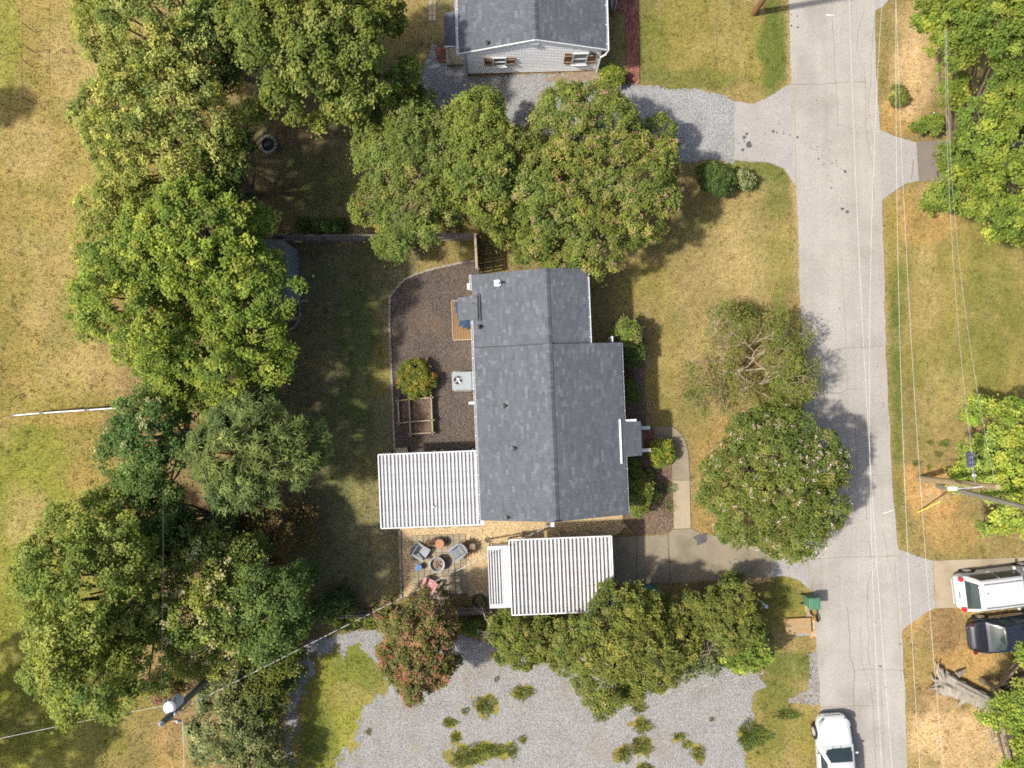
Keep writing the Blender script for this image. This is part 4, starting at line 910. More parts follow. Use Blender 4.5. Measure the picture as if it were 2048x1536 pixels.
# ------------------------------------------------------------------ brick walk and other small masonry
def bricks(root, poly, m, ang, bw=.2, bh=.095, z=.05):
    o = Vector((sum(p[0] for p in poly) / len(poly), sum(p[1] for p in poly) / len(poly)))
    me = MB().box((0, 0, 0), (bw - .012, bh - .01, .05)).mesh('brick', m)
    xs = [p[0] for p in poly]; ys = [p[1] for p in poly]; R_ = 1.1 * max(max(xs) - min(xs), max(ys) - min(ys)) / 38
    n = int(R_ / bh) + 1; k = int(R_ / bw) + 1; pts = []
    for j in range(-n, n):
        for i in range(-k, k):
            x = (i + (.5 if j % 2 else 0)) * bw; y = j * bh
            wx = x * math.cos(ang) - y * math.sin(ang); wy = x * math.sin(ang) + y * math.cos(ang)
            pts.append((o.x + wx * 37.97, o.y - wy * 37.97, wx, wy))
    a = np.array(pts); ins = inpoly(a[:, 0], a[:, 1], poly) > -1.0
    base = P(o.x, o.y)
    for q in a[ins][:300]: at(link('brick', me, root), (base.x + q[2] - root.location.x, base.y + q[3] - root.location.y, z + rnd.uniform(-.006, .006)), (rnd.uniform(-.02, .02), rnd.uniform(-.02, .02), ang + rnd.uniform(-.03, .03)))
bw_poly = [(1250, -30), (1276, -30), (1278, 167), (1253, 167)]
bwk = struct(slab('brick_path', bw_poly, -.1, .035, M['mortar'])); bricks(bwk, bw_poly, M['brickred'], R(91))
bw2 = struct(slab('brick_path', [(1228, -30), (1249, -30), (1249, 22), (1228, 20)], -.1, .035, M['mortar'])); bricks(bw2, [(1228, -30), (1249, -30), (1249, 22), (1228, 20)], M['brickred'], R(91))
bk = struct(slab('brick_pad', [(873, 98), (893, 90), (893, 124), (877, 124)], -.1, .035, M['mortar'])); bricks(bk, [(873, 98), (893, 90), (893, 124), (877, 124)], M['brickred'], R(2))
sl = struct(slab('stepping_slabs', [(857, 2), (873, 2), (873, 42), (857, 42)], -.1, .02, M['mortar']))
pm2 = MB().box((0, 0, .02), (.19, .25, .05)).mesh('paver', M['concrete2'])
for i in range(2):
    for j in range(4): at(link('paver', pm2, sl), P(861 + 8 * i, 7 + 10 * j, 0))

# ------------------------------------------------------------------ kerbside things
bn = thing('wheelie_bin', 'green wheeled rubbish bin standing at the road edge', 'bin', P(1612, 1196), R(3))
b = MB(); b.box((0, 0, .52), (.46, .5, .92)); b.v = [(x * (1.12 if z > .5 else .92), y * (1.1 if z > .5 else .92), z) for x, y, z in b.v]; b.build('body', M['bingreen'], bn, bevel=.03)
MB().box((.02, 0, 1.01), (.6, .6, .06)).build('lid', M['bingreen'], bn, bevel=.02)
MB().box((.05, 0, 1.05), (.42, .46, .03)).build('lid_panel', M['bingreen'], bn, bevel=.015)
MB().tube([(-.32, -.2, .98), (-.36, 0, .98), (-.32, .2, .98)], .02, 6).build('handle', M['bingreen'], bn)
for y in (-.24, .24): MB().tube([(-.22, y - .03, .1), (-.22, y + .03, .1)], .1, 12).build('wheel', M['black'], bn)
b2 = thing('wheelie_bin', 'dark blue-green bin tucked behind the golden crape myrtle by the driveway', 'bin', P(1297, 1178), R(2))
b = MB(); b.box((0, 0, .5), (.5, .5, .9)); b.build('body', M['binblue'], b2, bevel=.03); MB().box((0, 0, .98), (.6, .62, .07)).build('lid', M['bingreen'], b2, bevel=.02); MB().box((0, .1, 1.03), (.4, .3, .04)).build('lid_panel', M['binblue'], b2)
cb = thing('cardboard_box', 'large flattened cardboard box lying on grass by the road', 'cardboard box', P(1594, 1250), R(3))
MB().box((0, 0, .1), (1.32, .82, .2)).build('carton', M['card'], cb); MB().box((.2, -.28, .212), (.46, .2, .015)).build('flap', M['card'], cb); MB().box((.25, -.46, .1), (.75, .1, .12)).build('side_flap', M['grime'], cb)
MB().bar((-.64, 0, .206), (.64, .02, .206), .05, .006).build('tape', M['timber'], cb)
def basket(label, px, py, tilt):
    t = thing('coir_basket', label, 'basket', P(px, py), rnd.uniform(0, 6), 'coir baskets beside the green bin')
    m_ = MB().lathe([(.05, 0), (.14, .06), (.19, .18), (.2, .26), (.18, .26), (.16, .18), (.0001, .1)], n=16, capt=False).build('bowl', M['straw'], t, smooth=True); m_.rotation_euler = (tilt, .1, 0)
    MB().tube([(.2 * math.cos(a), .2 * math.sin(a), .27) for a in np.linspace(0, 6.283, 17)], .012, 5, False).build('wire_rim', M['dark'], t).rotation_euler = (tilt, .1, 0)
basket('upright golden coir hanging basket beside the green bin', 1621, 1221, .15); basket('tipped golden coir hanging basket next to the cardboard box', 1626, 1236, .7)
tag(at(MB().lathe([(.08, 0), (.08, .85), (.1, .86), (.1, .95), (.04, 1.0)], n=12).build('marker_post', M['plastic']), P(1520, 1202)), 'short white pipe marker post in grass by the golden shrubs', 'post')
struct(slab('kerb', [(1612, 1208), (1618, 1208), (1619, 1236), (1613, 1236)], 0, .04, M['block']))
def planter(label, px, py, rz):
    t = thing('swan_planter', label, 'planter', P(px, py), rz, 'white planters flanking the dark driveway')
    MB().lathe([(.1, 0), (.2, .08), (.24, .22), (.2, .34), (.16, .34), (.16, .28), (.0001, .27)], n=16, capt=False).build('bowl', M['white'], t, smooth=True)
    MB().lathe([(.155, .29), (.0001, .3)], n=14, capb=False, capt=False).build('soil', M['black'], t)
    MB().tube([(.18, 0, .25), (.28, 0, .42), (.27, 0, .58), (.36, 0, .63), (.46, 0, .56)], [.07, .055, .05, .05, .02], 8).build('neck', M['white'], t, smooth=True)
    for s_ in (-1, 1): MB().bar((.02, s_ * .2, .28), (-.26, s_ * .16, .4), .03, .16).build('wing', M['white'], t)
planter('white planter with raised neck on bare earth above the dark driveway', 1845, 246, R(50)); planter('white planter with raised neck half under leaves below the dark driveway', 1848, 401, R(40))

# ------------------------------------------------------------------ utility poles, lamp and wires
def cyl(name, m, parent, a, b, r0, r1, n=10): return MB().tube([a, b], [r0, r1], n).build(name, m, parent)
p0 = P(1838, 957); up1 = thing('utility_pole', 'leaning tan wooden utility pole with white street lamp in orange dirt', 'utility pole', p0)
tp = P(1996, 974, 7.2) - p0
cyl('shaft', M['polewood'], up1, (0, 0, -.1), tp, .17, .12)
def along(z): return tp * (z / tp.z)
lampp = P(1915, 977, 5.4) - p0
arm = MB().tube([along(6.3), along(6.0).lerp(lampp, .5) + Vector((0, 0, .25)), lampp], .03, 6).build('lamp_arm', M['steel'], up1)
MB().box(lampp + Vector((-.2, 0, 0)), (.42, .22, .12), .03, taper=.8).build('street_lamp', M['plastic'], up1, bevel=.03)
cl = thing('cable_closure', 'dark box closure hanging on the grey wire just before the tan pole', 'cable box', P(1941, 919, 6.2), R(-87))
MB().box((0, 0, 0), (.68, .24, .26)).build('case', M['navy'], cl, bevel=.04)
for x in (-.22, 0, .22): MB().box((x, 0, .14), (.05, .26, .04)).build('strap', M['dark'], cl)
for x in (-.25, .25): MB().tube([(x, 0, .12), (x, 0, .28)], .018, 6).build('hanger', M['steel'], cl)
MB().tube([(.34, 0, .0), (.5, .05, .02), (.62, .02, .22)], .014, 5).build('lead_cable', M['dark'], cl)
MB().lathe([(.06, 0), (.09, .08), (.05, .16)], P(1946, 950, 6.2) - p0, 8).build('insulator', M['plastic'], up1)
MB().tube([P(1942, 932, 6.3) - p0, P(1946, 945, 6.4) - p0, P(1951, 965, 6.7) - p0], .014, 5).build('jumper_wire', M['cabledark'], up1)
MB().box(along(.9) + Vector((-.02, -.14, 0)), (.1, .06, .1)).build('tag_plate', M['dark'], up1)
p1 = P(1876, 971); up2 = thing('utility_pole', 'older grey leaning utility pole beside the tan lamp pole', 'utility pole', p1)
cyl('shaft', M['polegrey'], up2, (0, 0, -.1), P(2062, 1017, 7.4) - p1, .15, .11)
pb = P(1507, 27); up3 = thing('utility_pole', 'brown wooden utility pole on the lawn at the corner of the road', 'utility pole', pb)
cyl('shaft', M['polebrown'], up3, (0, 0, -.1), (.15, 0, 9.0), .17, .12)
MB().box((.13, 0, 8.3), (2.2, .1, .12)).build('crossarm', M['polebrown'], up3)
for x in (-.9, 0, .9): MB().lathe([(.03, 0), (.05, .06), (.03, .14)], (.13 + x, 0, 8.36), 8).build('insulator', M['grime'], up3)
# transformer pole at the left
pz_ = 8.6; ptop = P(322, 1448, pz_); pl = Vector((ptop.x, ptop.y, 0)); up4 = thing('utility_pole', 'tall grey utility pole with big white transformer can rising from the shrubs', 'utility pole', pl)
cyl('shaft', M['polegrey'], up4, (0, 0, -.1), (0, 0, pz_), .17, .13)
can = P(343, 1412, 7.6) - pl
tf = MB().lathe([(.22, -.62), (.25, -.6), (.25, .1), (.27, .12), (.27, .17), (.2, .24), (.0001, .27)], can, 20, capt=False).build('transformer', M['plastic'], up4, smooth=False)
for a in (1.2, 1.9, 2.6): MB().lathe([(.03, 0), (.05, .06), (.03, .1), (.05, .16), (.015, .24)], can + Vector((.3 * math.cos(a), .3 * math.sin(a) , -.1)), 8).build('bushing', M['grime'], tf)
MB().bar(can + Vector((0, 0, -.2)), (0, 0, 7.4), .08, .2).build('bracket', M['steel'], up4)
MB().bar((0, 0, 8.1), P(362, 1444, 8.1) - pl, .09, .1).build('crossarm', M['timber'], up4)
for q in ((357, 1442), (352, 1426)): MB().lathe([(.03, 0), (.06, .06), (.03, .14)], P(*q, 8.15) - pl, 8).build('insulator', M['plastic'], up4)
MB().tube([P(351, 1420, 7.2) - pl, P(366, 1420, 6.8) - pl, P(378, 1410, 6.6) - pl, P(381, 1402, 6.8) - pl], .02, 5).build('jumper_wire', M['dark'], up4)
MB().lathe([(.12, -.02), (.12, .0), (.02, .1)], (0, 0, pz_), 10).build('pole_cap', M['grime'], up4)

def wire(label, a, b, sag, r, m, n=26, group='overhead wires', twist=False):
    a = Vector(a); b = Vector(b); pts = []
    for i in range(n + 1):
        t = i / n; p = a.lerp(b, t); p.z -= sag * 4 * t * (1 - t); pts.append(p - a)
    o = MB().tube(pts, r, 5).build('overhead_wire', m); o.location = a
    return tag(o, label, 'wire', group)
WL = 'thin pale overhead wire stretched along the road'
wire(WL, P(1697, -60, 8), P(1790, 1600, 8), .5, .006, M['cable']); wire(WL, P(1768, -60, 8), P(1768, 1600, 8), 1.2, .006, M['cable'])
wire(WL, P(1792, -60, 7.6), P(1844, 1600, 7.6), .6, .006, M['cable']); wire(WL, P(1790, -60, 7), P(1892, 1600, 7), .5, .0055, M['cable'])
wire('grey wire carrying the dark closure box to the tan lamp pole', P(1890, 60, 7.2), P(1951, 966, 6.4), .5, .0065, M['cabledark'])
wire('grey wire running over the right lawn to the tan pole top', P(1893, 60, 7.2), P(1991, 970, 7.0), .8, .006, M['cabledark'])
wire('twisted white service cable from the left transformer pole to the house mast', P(330, 1436, 7.9), HO + Matrix.Rotation(TH, 4, 'Z') @ Vector((ms.x, yb - .04, 4.25)), .35, .012, mat('twisted_cable', (.42, .42, .4), .5, .5, 1.0, stretch=(3, 3, 3), col2=(.05, .05, .05), c2scale=2.2, c2lo=.5, c2hi=.52), n=40)
wire('white cable crossing the lower left field to the transformer pole', P(-60, 1490, 7.2), P(326, 1412, 7.8), .1, .009, M['cable'])
wire('thin wire running from the transformer pole over the left trees', P(320, 1438, 8.3), P(326, 1000, 8.0), .1, .005, M['dark'])
wire('white cable leaving the transformer pole crossarm beside the bare path', P(365, 1440, 8.1), P(370, 1620, 8.0), .05, .014, M['cable'])
gw = thing('guy_wire', 'steel guy wire with yellow guard anchored near the tan pole', 'guy wire', P(1832, 1025))
ga = P(1832, 1025); gt = along(5.5) + p0
MB().tube([(0, 0, 0), P(1950, 972, 4.6) - ga], .008, 5).build('strand', M['cabledark'], gw)
MB().tube([(.03, .03, .08), P(1880, 1003, 1.6) - ga], .042, 6).build('guard', M['yellow'], gw)

# ------------------------------------------------------------------ cars
def make_car(label, loc, rz, L, W, Ht, m, kind):
    t = thing('car', label, 'car', loc, rz, 'parked cars')      # front towards +x
    suv = kind == 'suv'
    belt = Ht * (.6 if suv else .63)
    xs = np.array([0, .015, .05, .12, .22, .35, .5, .65, .78, .88, .95, .985, 1.0])
    wf_ = np.array([.62, .8, .9, .97, 1, 1, 1, 1, .985, .95, .86, .74, .55]) if not suv else np.array([.74, .88, .95, .985, 1, 1, 1, 1, .99, .97, .9, .8, .66])
    zt_ = (np.array([.58, .75, .88, .96, 1, 1, 1, 1, .96, .88, .8, .7, .55]) if not suv else np.array([.6, .85, .97, 1, 1, 1, 1, 1, .98, .94, .88, .78, .62])) * belt
    zb_ = np.array([.4, .32, .26, .2, .18, .18, .18, .18, .19, .2, .24, .28, .36])
    prof = [(0, 1, 1), (.45, 1, 1), (.8, .985, 1), (.93, .93, 1), (.985, .8, 1), (1.0, .55, 1), (.985, .25, 1), (.93, 0, 1), (.5, 0, 1)]
    V = []; full = prof + [(-a, b, c) for a, b, c in prof[::-1][0:-1]]
    k = len(full)
    for x, wv, z1, z0 in zip(xs, wf_, zt_, zb_):
        for a, b, _ in full: V.append(((x - .5) * L, a * wv * W / 2, z0 + (z1 - z0) * b))
    Fc = [(i * k + j, i * k + (j + 1) % k, (i + 1) * k + (j + 1) % k, (i + 1) * k + j) for i in range(len(xs) - 1) for j in range(k)]
    Fc += [tuple(range(k)), tuple(range((len(xs) - 1) * k + k - 1, (len(xs) - 1) * k - 1, -1))]
    Fc = [f[::-1] for f in Fc]
    mb = MB(); mb.add(V, Fc); body = mb.build('body', m, t, smooth=True)
    sb = body.modifiers.new('sub', 'SUBSURF'); sb.levels = 1; sb.render_levels = 2
    # cabin: base loop on the belt, top loop on the roof
    if suv: rb_, rt, ft, fb = .045, .15, .60, .70
    elif kind == 'sedan': rb_, rt, ft, fb = .1, .27, .54, .70
    else: rb_, rt, ft, fb = .17, .32, .56, .71
    xb = [(rb_ - .5) * L, (rt - .5) * L, (ft - .5) * L, (fb - .5) * L]
    wb = W / 2 * .955; wt = W / 2 * (.76 if suv else .7)
    zr = Ht; z0 = belt - .03
    def curve(n, x0, x1, zf, wv):  # points
        pass
    nst = 12; V = []; rows = []
    for i in range(nst + 1):
        s_ = i / nst
        x = xb[0] + (xb[3] - xb[0]) * s_
        if x < xb[1]: h_ = (x - xb[0]) / (xb[1] - xb[0])
        elif x > xb[2]: h_ = (xb[3] - x) / (xb[3] - xb[2])
        else: h_ = 1.0
        rows.append((x, h_))
    xsr = sorted(set([r[0] for r in rows] + [xb[1], xb[2], (xb[1] * .7 + xb[0] * .3), (xb[2] * .7 + xb[3] * .3)]))
    rows = []
    for x in xsr:
        h_ = (x - xb[0]) / (xb[1] - xb[0]) if x < xb[1] else ((xb[3] - x) / (xb[3] - xb[2]) if x > xb[2] else 1.0)
        h_ = max(0, min(1, h_)); h_ = h_ ** .9
        mid = 1 - ((x - (xb[1] + xb[2]) / 2) / (xb[3] - xb[0])) ** 2 * .4
        zz = z0 + (zr - z0) * h_ * (mid if h_ > .95 else 1); ww = wb + (wt - wb) * h_
        if x < xb[1] * .5 + xb[0] * .5: ww *= .94
        rows.append([(x, -wb, z0), (x, -ww - .01, zz * .93 + z0 * .07), (x, -ww * .93, zz), (x, -ww * .4, zz + .025 * h_), (x, ww * .4, zz + .025 * h_), (x, ww * .93, zz), (x, ww + .01, zz * .93 + z0 * .07), (x, wb, z0)])
    V = [p for r in rows for p in r]; k = 8
    Fc = [(i * k + j + 1, i * k + j, (i + 1) * k + j, (i + 1) * k + j + 1)[::-1] for i in range(len(rows) - 1) for j in range(k - 1)]
    MB().add(V, Fc).build('cabin', m, t, smooth=True)
    def pane(name, q, off=.014, mat_=M['glass'], parent=t):
        q = [Vector(p) for p in q]; n_ = (q[1] - q[0]).cross(q[3] - q[0]).normalized()
        if n_.z < 0 and abs(n_.z) > .05: n_ = -n_
        c = sum(q, Vector()) / 4
        if n_.dot(c - Vector((0, 0, .4))) < 0: n_ = -n_
        nn = 6; vv = []
        for i in range(nn + 1):
            for j in range(nn + 1):
                a = q[0].lerp(q[1], i / nn); b_ = q[3].lerp(q[2], i / nn); p = a.lerp(b_, j / nn)
                vv.append(p + n_ * (off + .03 * (1 - (2 * i / nn - 1) ** 2) * (1 - (2 * j / nn - 1) ** 2)))
        mb = MB(); mb.add(vv, [(i * (nn + 1) + j, i * (nn + 1) + j + 1, (i + 1) * (nn + 1) + j + 1, (i + 1) * (nn + 1) + j) for i in range(nn) for j in range(nn)])
        return mb.build(name, mat_, parent, smooth=True)
    e = .1
    pane('windshield', [(xb[3] - e * 1.2, -wb * .88, z0 + .06), (xb[3] - e * 1.2, wb * .88, z0 + .06), (xb[2] + e, wt * .86, zr - .06), (xb[2] + e, -wt * .86, zr - .06)], .03)
    pane('rear_window', [(xb[0] + e * (.6 if suv else 1.2), -wb * .8, z0 + .1), (xb[0] + e * (.6 if suv else 1.2), wb * .8, z0 + .1), (xb[1] - e * .8, wt * .84, zr - .07), (xb[1] - e * .8, -wt * .84, zr - .07)], .03)
    xm = (xb[1] + xb[2]) / 2 - .05
    for s_ in (-1, 1):
        yb_, yt_ = s_ * (wb - .01), s_ * (wt + .045)
        def X(base, top, f): return base + (top - base) * f
        pane('side_window', [(xm + .04, yb_, z0 + .05), (xb[3] - .38, yb_, z0 + .05), (xb[2] + .02, yt_, zr - .12), (xm + .04, yt_, zr - .12)], .02)
        pane('side_window', [(xb[1] - (.25 if suv else .2), yb_, z0 + .05), (xm - .04, yb_, z0 + .05), (xm - .04, yt_, zr - .12), (xb[1] + .06, yt_, zr - .12)], .02)
        mr = MB(); mr.box((xb[3] - .42, s_ * (W / 2 + .08), belt + .02), (.12, .2, .13), taper=.8); mr.build('mirror', m, t, bevel=.03)
        for x in (-.5 * L + .19 * L, -.5 * L + .8 * L):
            yw = s_ * (W / 2 - .075)
            ar = MB(); ar.tube([(x, yw - s_ * .05, .34), (x, yw + s_ * .086, .34)], .385, 20); ar.build('wheel_arch', M['black'], t)
            wh = MB(); wh.tube([(x, yw - s_ * .12, .33), (x, yw + s_ * .092, .33)], .325, 20); wh = wh.build('wheel', M['black'], t)
            rm = MB(); rm.tube([(x, yw + s_ * .05, .33), (x, yw + s_ * .1, .33)], [.225, .21], 16); rm.build('rim', M['rim'], wh)
        hl = MB(); hl.tube([((.47) * L, s_ * W * .3, belt * .8), ((.435) * L, s_ * W * .405, belt * .83), (.385 * L, s_ * W * .45, belt * .87)], [.05, .075, .03], 8); hl.build('headlight', M['lampglass'], t, smooth=True)
        tl = MB(); tl.box((-.475 * L, s_ * W * .40, belt * .9 + (.1 if suv else 0)), (.16, .2, .26 if suv else .14)); tl.build('tail_light', M['taildark'] if kind == 'coupe' else M['redlamp'], t, bevel=.03)
        if suv:
            MB().tube([(xb[1] + .1, s_ * wt * .82, zr + .06), (xb[2] - .1, s_ * wt * .82, zr + .06)], .025, 6).build('roof_rail', M['grime'], t)
        MB().box((xm - .1, s_ * (W / 2 - .005), belt - .14), (.2, .03, .03)).build('door_handle', m, t)
    def ztop(x): return float(np.interp(x / L + .5, xs, zt_))
    for s_ in (-1, 1):   # bonnet shut lines, door gaps
        MB().tube([(x, s_ * W * f, ztop(x) - .004) for x, f in ((fb * L - .5 * L + .02, .41), (.3 * L, .4), (.38 * L, .36), (.44 * L, .3))], .006, 4).build('shut_line', M['grime'], t)
        for x in (xb[1] + .1, xm, xb[3] - .3): MB().box((x, s_ * (W / 2 - .012), belt * .62), (.012, .03, belt * .5)).build('shut_line', M['grime'], t)
    for s_ in (-.3, .25): MB().bar((xb[3] - .06, s_ * W * .4, z0 + .07), (xb[3] - .28, s_ * W * .4 + .3, z0 + .2), .015, .015).build('wiper', M['black'], t)
    MB().box((.492 * L, 0, .5), (.04, W * .5, .14), taper=.95).build('grille', M['dark'], t)
    if suv:
        MB().box((-.49 * L, 0, .52), (.12, W * .78, .08)).build('bumper_step', M['grime'], t); MB().lathe([(.02, 0), (.03, .03), (.005, .1)], (xb[1] + .25, .15, zr + .03), 6).build('antenna', M['dark'], t)
        MB().box((-.487 * L, -.05, .88), (.03, .32, .1)).build('number_plate', M['grime'], t)
    if kind == 'sedan': pane('sunroof', [(xb[1] + .55, -.42, zr + .012), (xb[2] - .2, -.42, zr + .012), (xb[2] - .2, .42, zr + .012), (xb[1] + .55, .42, zr + .012)], .012)
    return t
make_car('white sedan with dark sunroof parked on the road edge', P(1660, 1508), R(93.5), 4.7, 1.82, 1.44, M['carwhite'], 'sedan')
make_car('white sport utility car with roof rails and red tail lamp on the concrete driveway', P(1985, 1167), R(7), 4.75, 1.92, 1.72, M['carwhite'], 'suv')
make_car('dark blue-black sedan parked on dirt, half under a green tree', P(2008, 1256), R(7), 4.5, 1.78, 1.45, M['carblack'], 'coupe')

# ------------------------------------------------------------------ vegetation
def unit(v): return v / np.maximum(np.linalg.norm(v, axis=1, keepdims=True), 1e-9)
def leaf_quads(c, nrm, ln, wd, rng, fold=.18, tang=None):
    N = len(c); t = rng.normal(size=(N, 3)) if tang is None else tang + rng.normal(size=(N, 3)) * .45
    t = unit(t - nrm * np.sum(t * nrm, 1, keepdims=True)); b = np.cross(nrm, t)
    l = (ln * rng.uniform(.65, 1.3, N))[:, None]; w_ = (wd * rng.uniform(.7, 1.25, N))[:, None]
    V = np.stack([c - t * l * .5, c + b * w_ * .5 + nrm * w_ * fold - t * l * .08, c + t * l * .5, c - b * w_ * .5 + nrm * w_ * fold - t * l * .08], 1).reshape(-1, 3)
    return V, np.arange(4 * N).reshape(-1, 4)
def clumps_on(lobes, rng, cr, cover, drop, low):
    """clump centres and outward directions over a set of ellipsoid lobes"""
    Cn = []; D = []
    for i, (x, y, z, rx, ry, rz) in enumerate(lobes):
        area = 2 * math.pi * ((rx * ry) ** .8 + (rx * rz) ** .8 + (ry * rz) ** .8) / 3 * 1.35
        K = max(4, int(area / (math.pi * cr * cr) * cover))
        d = unit(rng.normal(size=(K * 2, 3))); d = d[d[:, 2] > low][:K]
        r = np.clip(rng.normal(.93, .09, len(d)), .6, 1.12)[:, None]
        p = np.array((x, y, z)) + d * r * np.array((rx, ry, rz))
        ok = rng.random(len(p)) > drop
        for j, (a, b, c, ra, rb_, rc) in enumerate(lobes):
            if j != i: ok &= (((p[:, 0] - a) / ra) ** 2 + ((p[:, 1] - b) / rb_) ** 2 + ((p[:, 2] - c) / rc) ** 2) > .62
        Cn.append(p[ok]); D.append(d[ok])
    return np.concatenate(Cn), np.concatenate(D)
PAL = {  # dark, light, tip (linear albedo)
    'privet': ((.05, .072, .016), (.16, .178, .04), (.24, .24, .07)),
    'bright': ((.046, .078, .013), (.13, .162, .027), (.185, .205, .036)),
    'lime': ((.048, .08, .014), (.135, .168, .028), (.19, .205, .038)),
    'green': ((.046, .07, .014), (.13, .148, .03), (.18, .19, .05)),
    'dark': ((.025, .045, .012), (.08, .115, .03), (.12, .15, .04)),
    'pine': ((.046, .066, .02), (.115, .142, .042), (.15, .172, .055)),
    'crape': ((.056, .08, .017), (.155, .182, .04), (.2, .185, .06)),
    'olive': ((.055, .074, .017), (.148, .165, .037), (.19, .175, .05)),
    'rust': ((.075, .06, .022), (.17, .125, .04), (.2, .13, .07)),
    'greygreen': ((.04, .06, .02), (.125, .145, .06), (.2, .21, .1)),
    'sparse': ((.09, .125, .025), (.2, .225, .05), (.26, .2, .08)),
}
PINK = ((.38, .16, .16), (.55, .3, .28)); WHITEPINK = ((.5, .36, .33), (.7, .55, .5)); RED = ((.32, .06, .06), (.5, .14, .13)); ORNG = ((.5, .16, .03), (.6, .28, .04)); YEL = ((.5, .36, .02), (.6, .45, .05)); CREAM = ((.38, .34, .16), (.5, .45, .24)); MAUVE = ((.24, .09, .1), (.36, .17, .16))
def foliage(root, lobes, pal, rng, cr=.34, leaf=.135, lw=.07, per=70, cover=1.75, drop=.05, low=-.35, tips=.12, blossom=None, needle=False, flower_part='blossom', tone=1.0):
    o = np.array(root.location)
    cc, dd = clumps_on(lobes, rng, cr, cover, drop, low)
    inner = [(x, y, z - .1 * rz, rx * .7, ry * .7, rz * .7) for x, y, z, rx, ry, rz in lobes]
    ci, di = clumps_on(inner, rng, cr * 1.2, .7, .1, -.1)
    nC = len(cc); cc = np.concatenate([cc, ci]); dd = np.concatenate([dd, di])
    K = len(cc); rad = cr * rng.uniform(.65, 1.35, K)
    idx = np.repeat(np.arange(K), np.maximum(4, (per * .72 * rng.uniform(.6, 1.4, K) * (rad / cr) ** 1.5).astype(int)))
    N = len(idx); out = dd[idx]
    d = unit(rng.normal(size=(N, 3)) + out * .75 + np.array((0, 0, .35)))
    rr = rng.random(N) ** .45
    pos = cc[idx] + d * (rad[idx] * rr)[:, None] * np.array((1, 1, .8))
    # ragged shoots that stick out past the outline
    sh = rng.random(N) < .05; pos[sh] += d[sh] * (rad[idx[sh]] * rng.uniform(.3, 1.0, sh.sum()))[:, None]
    nrm = unit(d * .5 + np.array((-.15, 0, .9)) + rng.normal(size=(N, 3)) * .42)
    tang = d if needle else None
    V, Q = leaf_quads(pos, nrm, leaf * 1.08, lw * 1.12, rng, tang=tang)
    pal = [np.array(p) for p in PAL[pal]] if isinstance(pal, str) else [np.array(p) for p in pal]
    ct = rng.beta(1.6, 1.6, K); tip = rng.random(K) < tips
    t = np.clip(ct[idx] * .65 + rng.random(N) * .45 - .05, 0, 1)[:, None]
    col = pal[0] * (1 - t) + pal[1] * t
    tk = (tip[idx] & (rr > .45))[:, None] * .75
    col = col * (1 - tk) + pal[2] * tk
    col = col * rng.uniform(.87, 1.13, (N, 1)) * np.exp(rng.normal(0, .14, K))[idx][:, None] * tone * 1.38
    hue = fbm(pos[:, 0] + 3.1 * pos[:, 2], pos[:, 1], .55, int(rng.integers(1, 900)), 3)[:, None] - .5
    col = np.clip(col * (1 + hue * np.array((.6, .28, -.15))), .004, .6)
    Vl = V - o
    link('crown', raw_mesh('crown', Vl, Q, M['leaf'], np.repeat(col, 4, 0)), root)
    if blossom:
        pal2, frac, size, npc = blossom
        up = np.nonzero((dd[:, 2] > -.1) & (np.arange(K) < nC) & (rng.random(K) < frac))[0]
        if len(up):
            # flower heads as small tight sprays beyond the clump
            hc = cc[up] + dd[up] * (rad[up] * .95)[:, None] + np.array((0, 0, .06))
            ii = np.repeat(np.arange(len(up)), npc); n2 = len(ii)
            p2 = hc[ii] + rng.normal(size=(n2, 3)) * size * .55
            n_ = unit(rng.normal(size=(n2, 3)) * .6 + np.array((0, 0, 1)))
            V2, Q2 = leaf_quads(p2, n_, size * .55, size * .42, rng, .1)
            tt = rng.random((n2, 1)); c2 = np.array(pal2[0]) * (1 - tt) + np.array(pal2[1]) * tt
            link(flower_part, raw_mesh(flower_part, V2 - o, Q2, M['petal'], np.repeat(c2, 4, 0)), root)
    return cc, dd
def limbs(root, lobes, cc, rng, h0, r0, m, twigs=40, multi=1):
    o = np.array(root.location); mb = MB()
    if multi == 1:
        top = np.array((0, 0, h0)); mb.tube([(0, 0, -.1), (r0 * .2, 0, h0 * .5), tuple(top)], [r0 * 1.15, r0 * .9, r0 * .75], 8)
    tubes = []
    for i, L in enumerate(lobes):
        c = np.array(L[:3]) - o
        if multi == 1: s0 = np.array((0, 0, h0 * rng.uniform(.75, 1)))
        else: s0 = np.array((rng.normal(0, .25), rng.normal(0, .25), 0))
        midp = (s0 + c) / 2 + rng.normal(size=3) * .2 + np.array((0, 0, -.2))
        rr0 = r0 * (.55 if multi == 1 else .5)
        mb.tube([tuple(s0), tuple(midp), tuple(c)], [rr0, rr0 * .7, rr0 * .4], 6)
        tubes.append(c)
    T = np.array(tubes); pick = rng.choice(len(cc), min(twigs, len(cc)), replace=False)
    for k in pick:
        e = cc[k] - o; j = np.argmin(np.linalg.norm(T - e, axis=1)); s0 = T[j]; midp = (s0 + e) / 2 + rng.normal(size=3) * .12
        mb.tube([tuple(s0), tuple(midp), tuple(e)], [r0 * .2, r0 * .13, r0 * .06], 4, False)
    mb.build('trunk', m, root)
